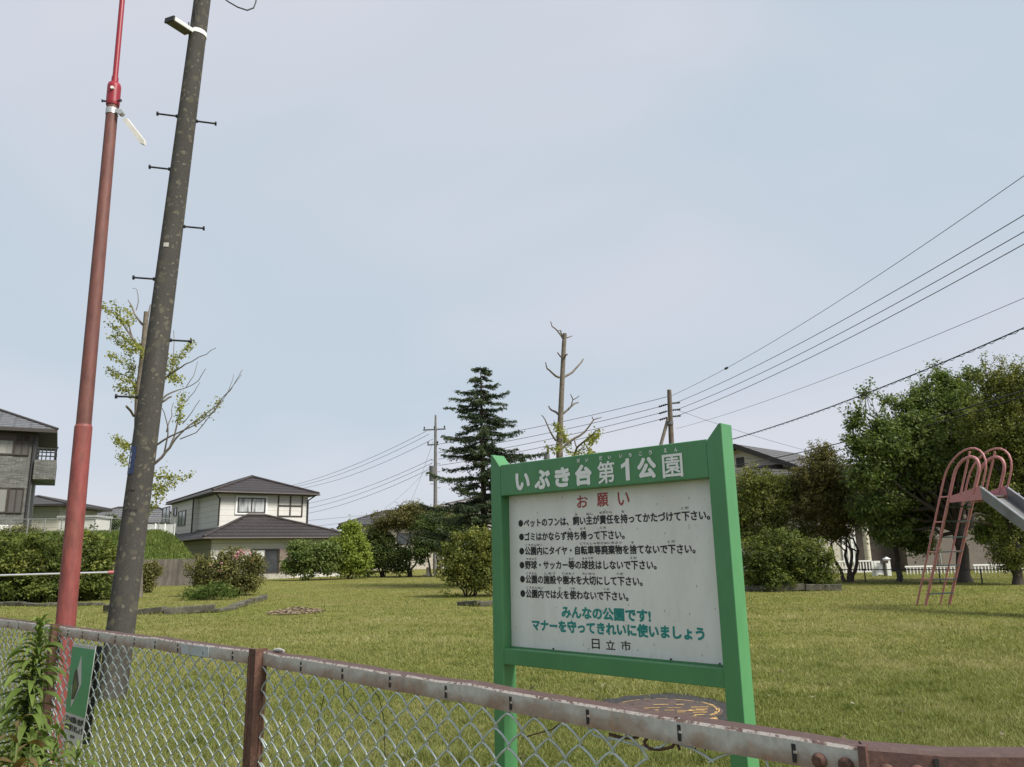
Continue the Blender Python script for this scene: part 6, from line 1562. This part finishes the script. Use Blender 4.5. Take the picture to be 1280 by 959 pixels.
p = at(18, 905, 2.7); weed('withered_weed', 'weed with a few brownish withered leaves at the left edge', p[0], p[1], p[2], 7, .2, 31, (.02, 0), .75, .24, True)

# ------------------------------------------------------------------ steel bar in front of the hedge
def high_bar():
    Y = 14.5; a = at(-40, 720.5, Y); b = at(137, 715.5, Y+.8)
    rt = thing('exercise_bar', V3((a+b)[0]/2, (a+b)[1]/2, 0), 'horizontal steel exercise bar in front of the long hedge', 'exercise bar')
    obj('bar', MB().tube([a, b], .019, 12), plain('bar_steel', (.62, .63, .64), .3, .7, var=.08), rt)
    pk = plain('bar_pink', (.42, .13, .13), .5)
    d = unit(b-a); obj('end_cap', MB().tube([b-d*.02, b+d*.30], .030, 12), pk, rt)
    q = b+d*.34; obj('post', MB().tube([V3(q[0], q[1], -.1), q+V3(0, 0, .06)], .04, 14), pk, rt)
    q = a-d*.05; obj('post', MB().tube([V3(q[0], q[1], -.1), q+V3(0, 0, .06)], .04, 14), pk, rt)
high_bar()

# ------------------------------------------------------------------ slide
def slide():
    B0, B1 = gnd(1156.8, 757), gnd(1186.8, 755.8)            # feet of the two ladder rails
    w = unit(B1-B0); wid = np.linalg.norm(B1-B0); ax_ = V3(w[1], -w[0], 0)
    th = rad(57); 
    wdir = V3(math.sin(th), math.cos(th), 0)*0+w
    # the ladder is .62 wide and turned: keep the foot of the near rail, turn the width direction
    W_ = .65; wd = unit(V3(.98, .2, 0)); B0 = gnd(1157, 757.5); B1 = B0+wd*W_
    axd = V3(wd[1], -wd[0], 0)                                 # chute heads this way (right and towards the street)
    if axd[1] > 0: axd = -axd
    rt = thing('playground_slide', (B0+B1)/2, 'pink framed playground slide with steep ladder and steel chute', 'slide')
    pk = rusty('faded_pink_paint', (.47, .20, .21), (.40, .175, .17), .5, .68, 6, .5); st = plain('worn_steel', (.20, .205, .21), .45, .55, var=.25, scale=2); dk = plain('rung', (.03, .05, .045), .6)
    HP = at(1195, 622, B0[1]-.8)[2]
    lean = .50                                               # horizontal run of the ladder per metre of height
    L = lambda base, z: base+axd*lean*z+V3(0, 0, z)
    R_, r_ = .034, .022
    def loop(base, z0, zt, width, rad_, name, par=None, zend=None):
        """rail rising along the ladder, over a rounded top and down to the chute side"""
        a = L(base, z0); pts = [a, L(base, zt-width*.5)]
        p0 = L(base, zt-width*.5); p1 = p0+axd*width
        u_ = unit(L(base, 1)-L(base, 0)); side = axd
        c = p0+axd*width/2
        for i in range(1, 13):
            an = math.pi*(1-i/12); pts.append(c+axd*math.cos(an)*width/2+u_*math.sin(an)*width*.55)
        e = p1-u_*((p1[2]-zend)/u_[2]) if zend else p1
        pts.append(e)
        return obj(name, MB().tube(pts, rad_, 12), pk, rt)
    zt = at(1205, 557, B0[1]-1.2)[2]
    ztn = at(1206, 571, B0[1]-1.1)[2]
    for base in (B0, B1):
        loop(base, -.1, ztn-.10, .72, R_, 'ladder_rail', zend=HP)
        off = base-axd*.30
        # thin outer handrail, parallel to the ladder on the climbing side, arching over to the chute
        loop(off, -.1, zt-.16, 1.22, r_, 'handrail', zend=HP+.12)
        for v in (617.5, 653.6, 690, 724.8):
            z = at(1165, v, B0[1]-.3)[2] if v != 617.5 else HP
            obj('bracket', MB().tube([L(off, z), L(base, z)], .017, 8), pk, rt)
        q = L(base+axd*.33-axd*0, HP); q = V3(*(L(base, HP)+axd*.33)); q2 = q+(L(base, 1)-L(base, 0))*(zt-HP-.24)
        obj('upright', MB().tube([q, q2], r_, 10), pk, rt)
    for v in (636, 653, 672, 690, 707, 724.5, 742.5):
        z = at(1175, v, B0[1]-.25)[2]; a, b = L(B0, z), L(B1, z); obj('rung', MB().obox((a+b)/2, (b-a)/2, axd*.055, V3(0, 0, .014)), dk, rt)
    # platform box between ladder head and chute
    a, b = L(B0, HP), L(B1, HP); Lp = .95
    for base in (a, b):
        mb = MB(); mb.hexa([base-V3(0,0,.14)-wd*.012, base+axd*Lp-V3(0,0,.14)-wd*.012, base+axd*Lp-V3(0,0,.14)+wd*.012, base-V3(0,0,.14)+wd*.012, base-wd*.012, base+axd*Lp+V3(0,0,.16)-wd*.012, base+axd*Lp+V3(0,0,.16)+wd*.012, base+wd*.012]); obj('side_plate', mb, pk, rt)
    mb = MB(); mb.obox((a+b)/2+axd*Lp/2-V3(0, 0, .06), axd*Lp/2, wd*(W_/2-.02), V3(0, 0, .015)); obj('platform', mb, st, rt)
    # chute: two steep sides and a floor, 38 degrees down, run out at the ground
    sl = math.tan(rad(37)); run = (HP-.35)/sl
    s0a = L(B0, HP)+axd*Lp; s0b = L(B1, HP)+axd*Lp
    def section(p, k):      # k: 0 top .. run
        return p+axd*k-V3(0, 0, min(k, run)*sl)
    mb = MB()
    ks = list(np.linspace(0, run, 12))+[run+.5]
    prof = [(-.05, .10), (-.012, .16), (-.012, -.10), (W_+.012, -.10), (W_+.012, .16), (W_+.05, .10)]
    th_ = .004; vs = []
    for k in ks:
        p = section(s0a, k)
        for x, z in ((-.012, .14), (-.012, -.13), (W_+.012, -.13), (W_+.012, .14), (W_-.0, .14), (W_-.0, -.11), (0, -.11), (0, .14)): vs.append(p+wd*x+V3(0, 0, z))
    fs = [(i*8+j, (i+1)*8+j, (i+1)*8+(j+1) % 8, i*8+(j+1) % 8) for i in range(len(ks)-1) for j in range(8)]
    mb.add(vs, fs); mb.add(vs[:8], [(0,1,6,7), (1,2,5,6), (2,3,4,5)]); mb.add(vs[-8:], [(7,6,1,0), (6,5,2,1), (5,4,3,2)]); obj('chute', mb, st, rt)
    for x in (-.006, W_+.006):
        mb = MB(); mb.tube([section(s0a, k)+wd*x+V3(0, 0, .145) for k in ks], .022, 8); obj('chute_edge', mb, plain('chute_edge_steel', (.5, .51, .52), .3, .6), rt)
    for k in (run*.5, run*.95):
        p = section(s0a, k)
        for x in (0, W_): q = p+wd*x; obj('leg', MB().tube([V3(q[0], q[1], -.1), q-V3(0, 0, .13)], .03, 10), pk, rt)
slide()
# small dark leaves and clods strewn over the lawn
def litter():
    r_ = np.random.default_rng(17); n = 260; D = 1/(1/5+r_.random(n)*(1/25-1/5)); X = (r_.random(n)*1.5-.75)*D
    P = np.stack([X, D, .03+.02*r_.random(n)], 1); T = r_.normal(size=(n, 3)); T[:, 2] *= .4; T /= np.linalg.norm(T, axis=1, keepdims=True); nn = np.tile([0, 0, 1.], (n, 1)); B = np.cross(nn, T)
    s = (.012+.03*r_.random(n))[:, None]
    rel = np.stack([X-P1[0], D-P1[1]], 1) @ FNRM[:2]; k = rel < -.3
    o = struct(obj('leaf_litter', quadmesh('leaf_litter', P[k], (T*s)[k], (B*s*.5)[k], r_.random(n)[k]), leafmat('litter', (.03, .022, .015), (.08, .06, .035), (.3, .27, .18), .0, .8)), 'stuff')
    o['label'] = 'scattered small dry leaves and clods on the lawn'; o['category'] = 'leaf litter'
litter()
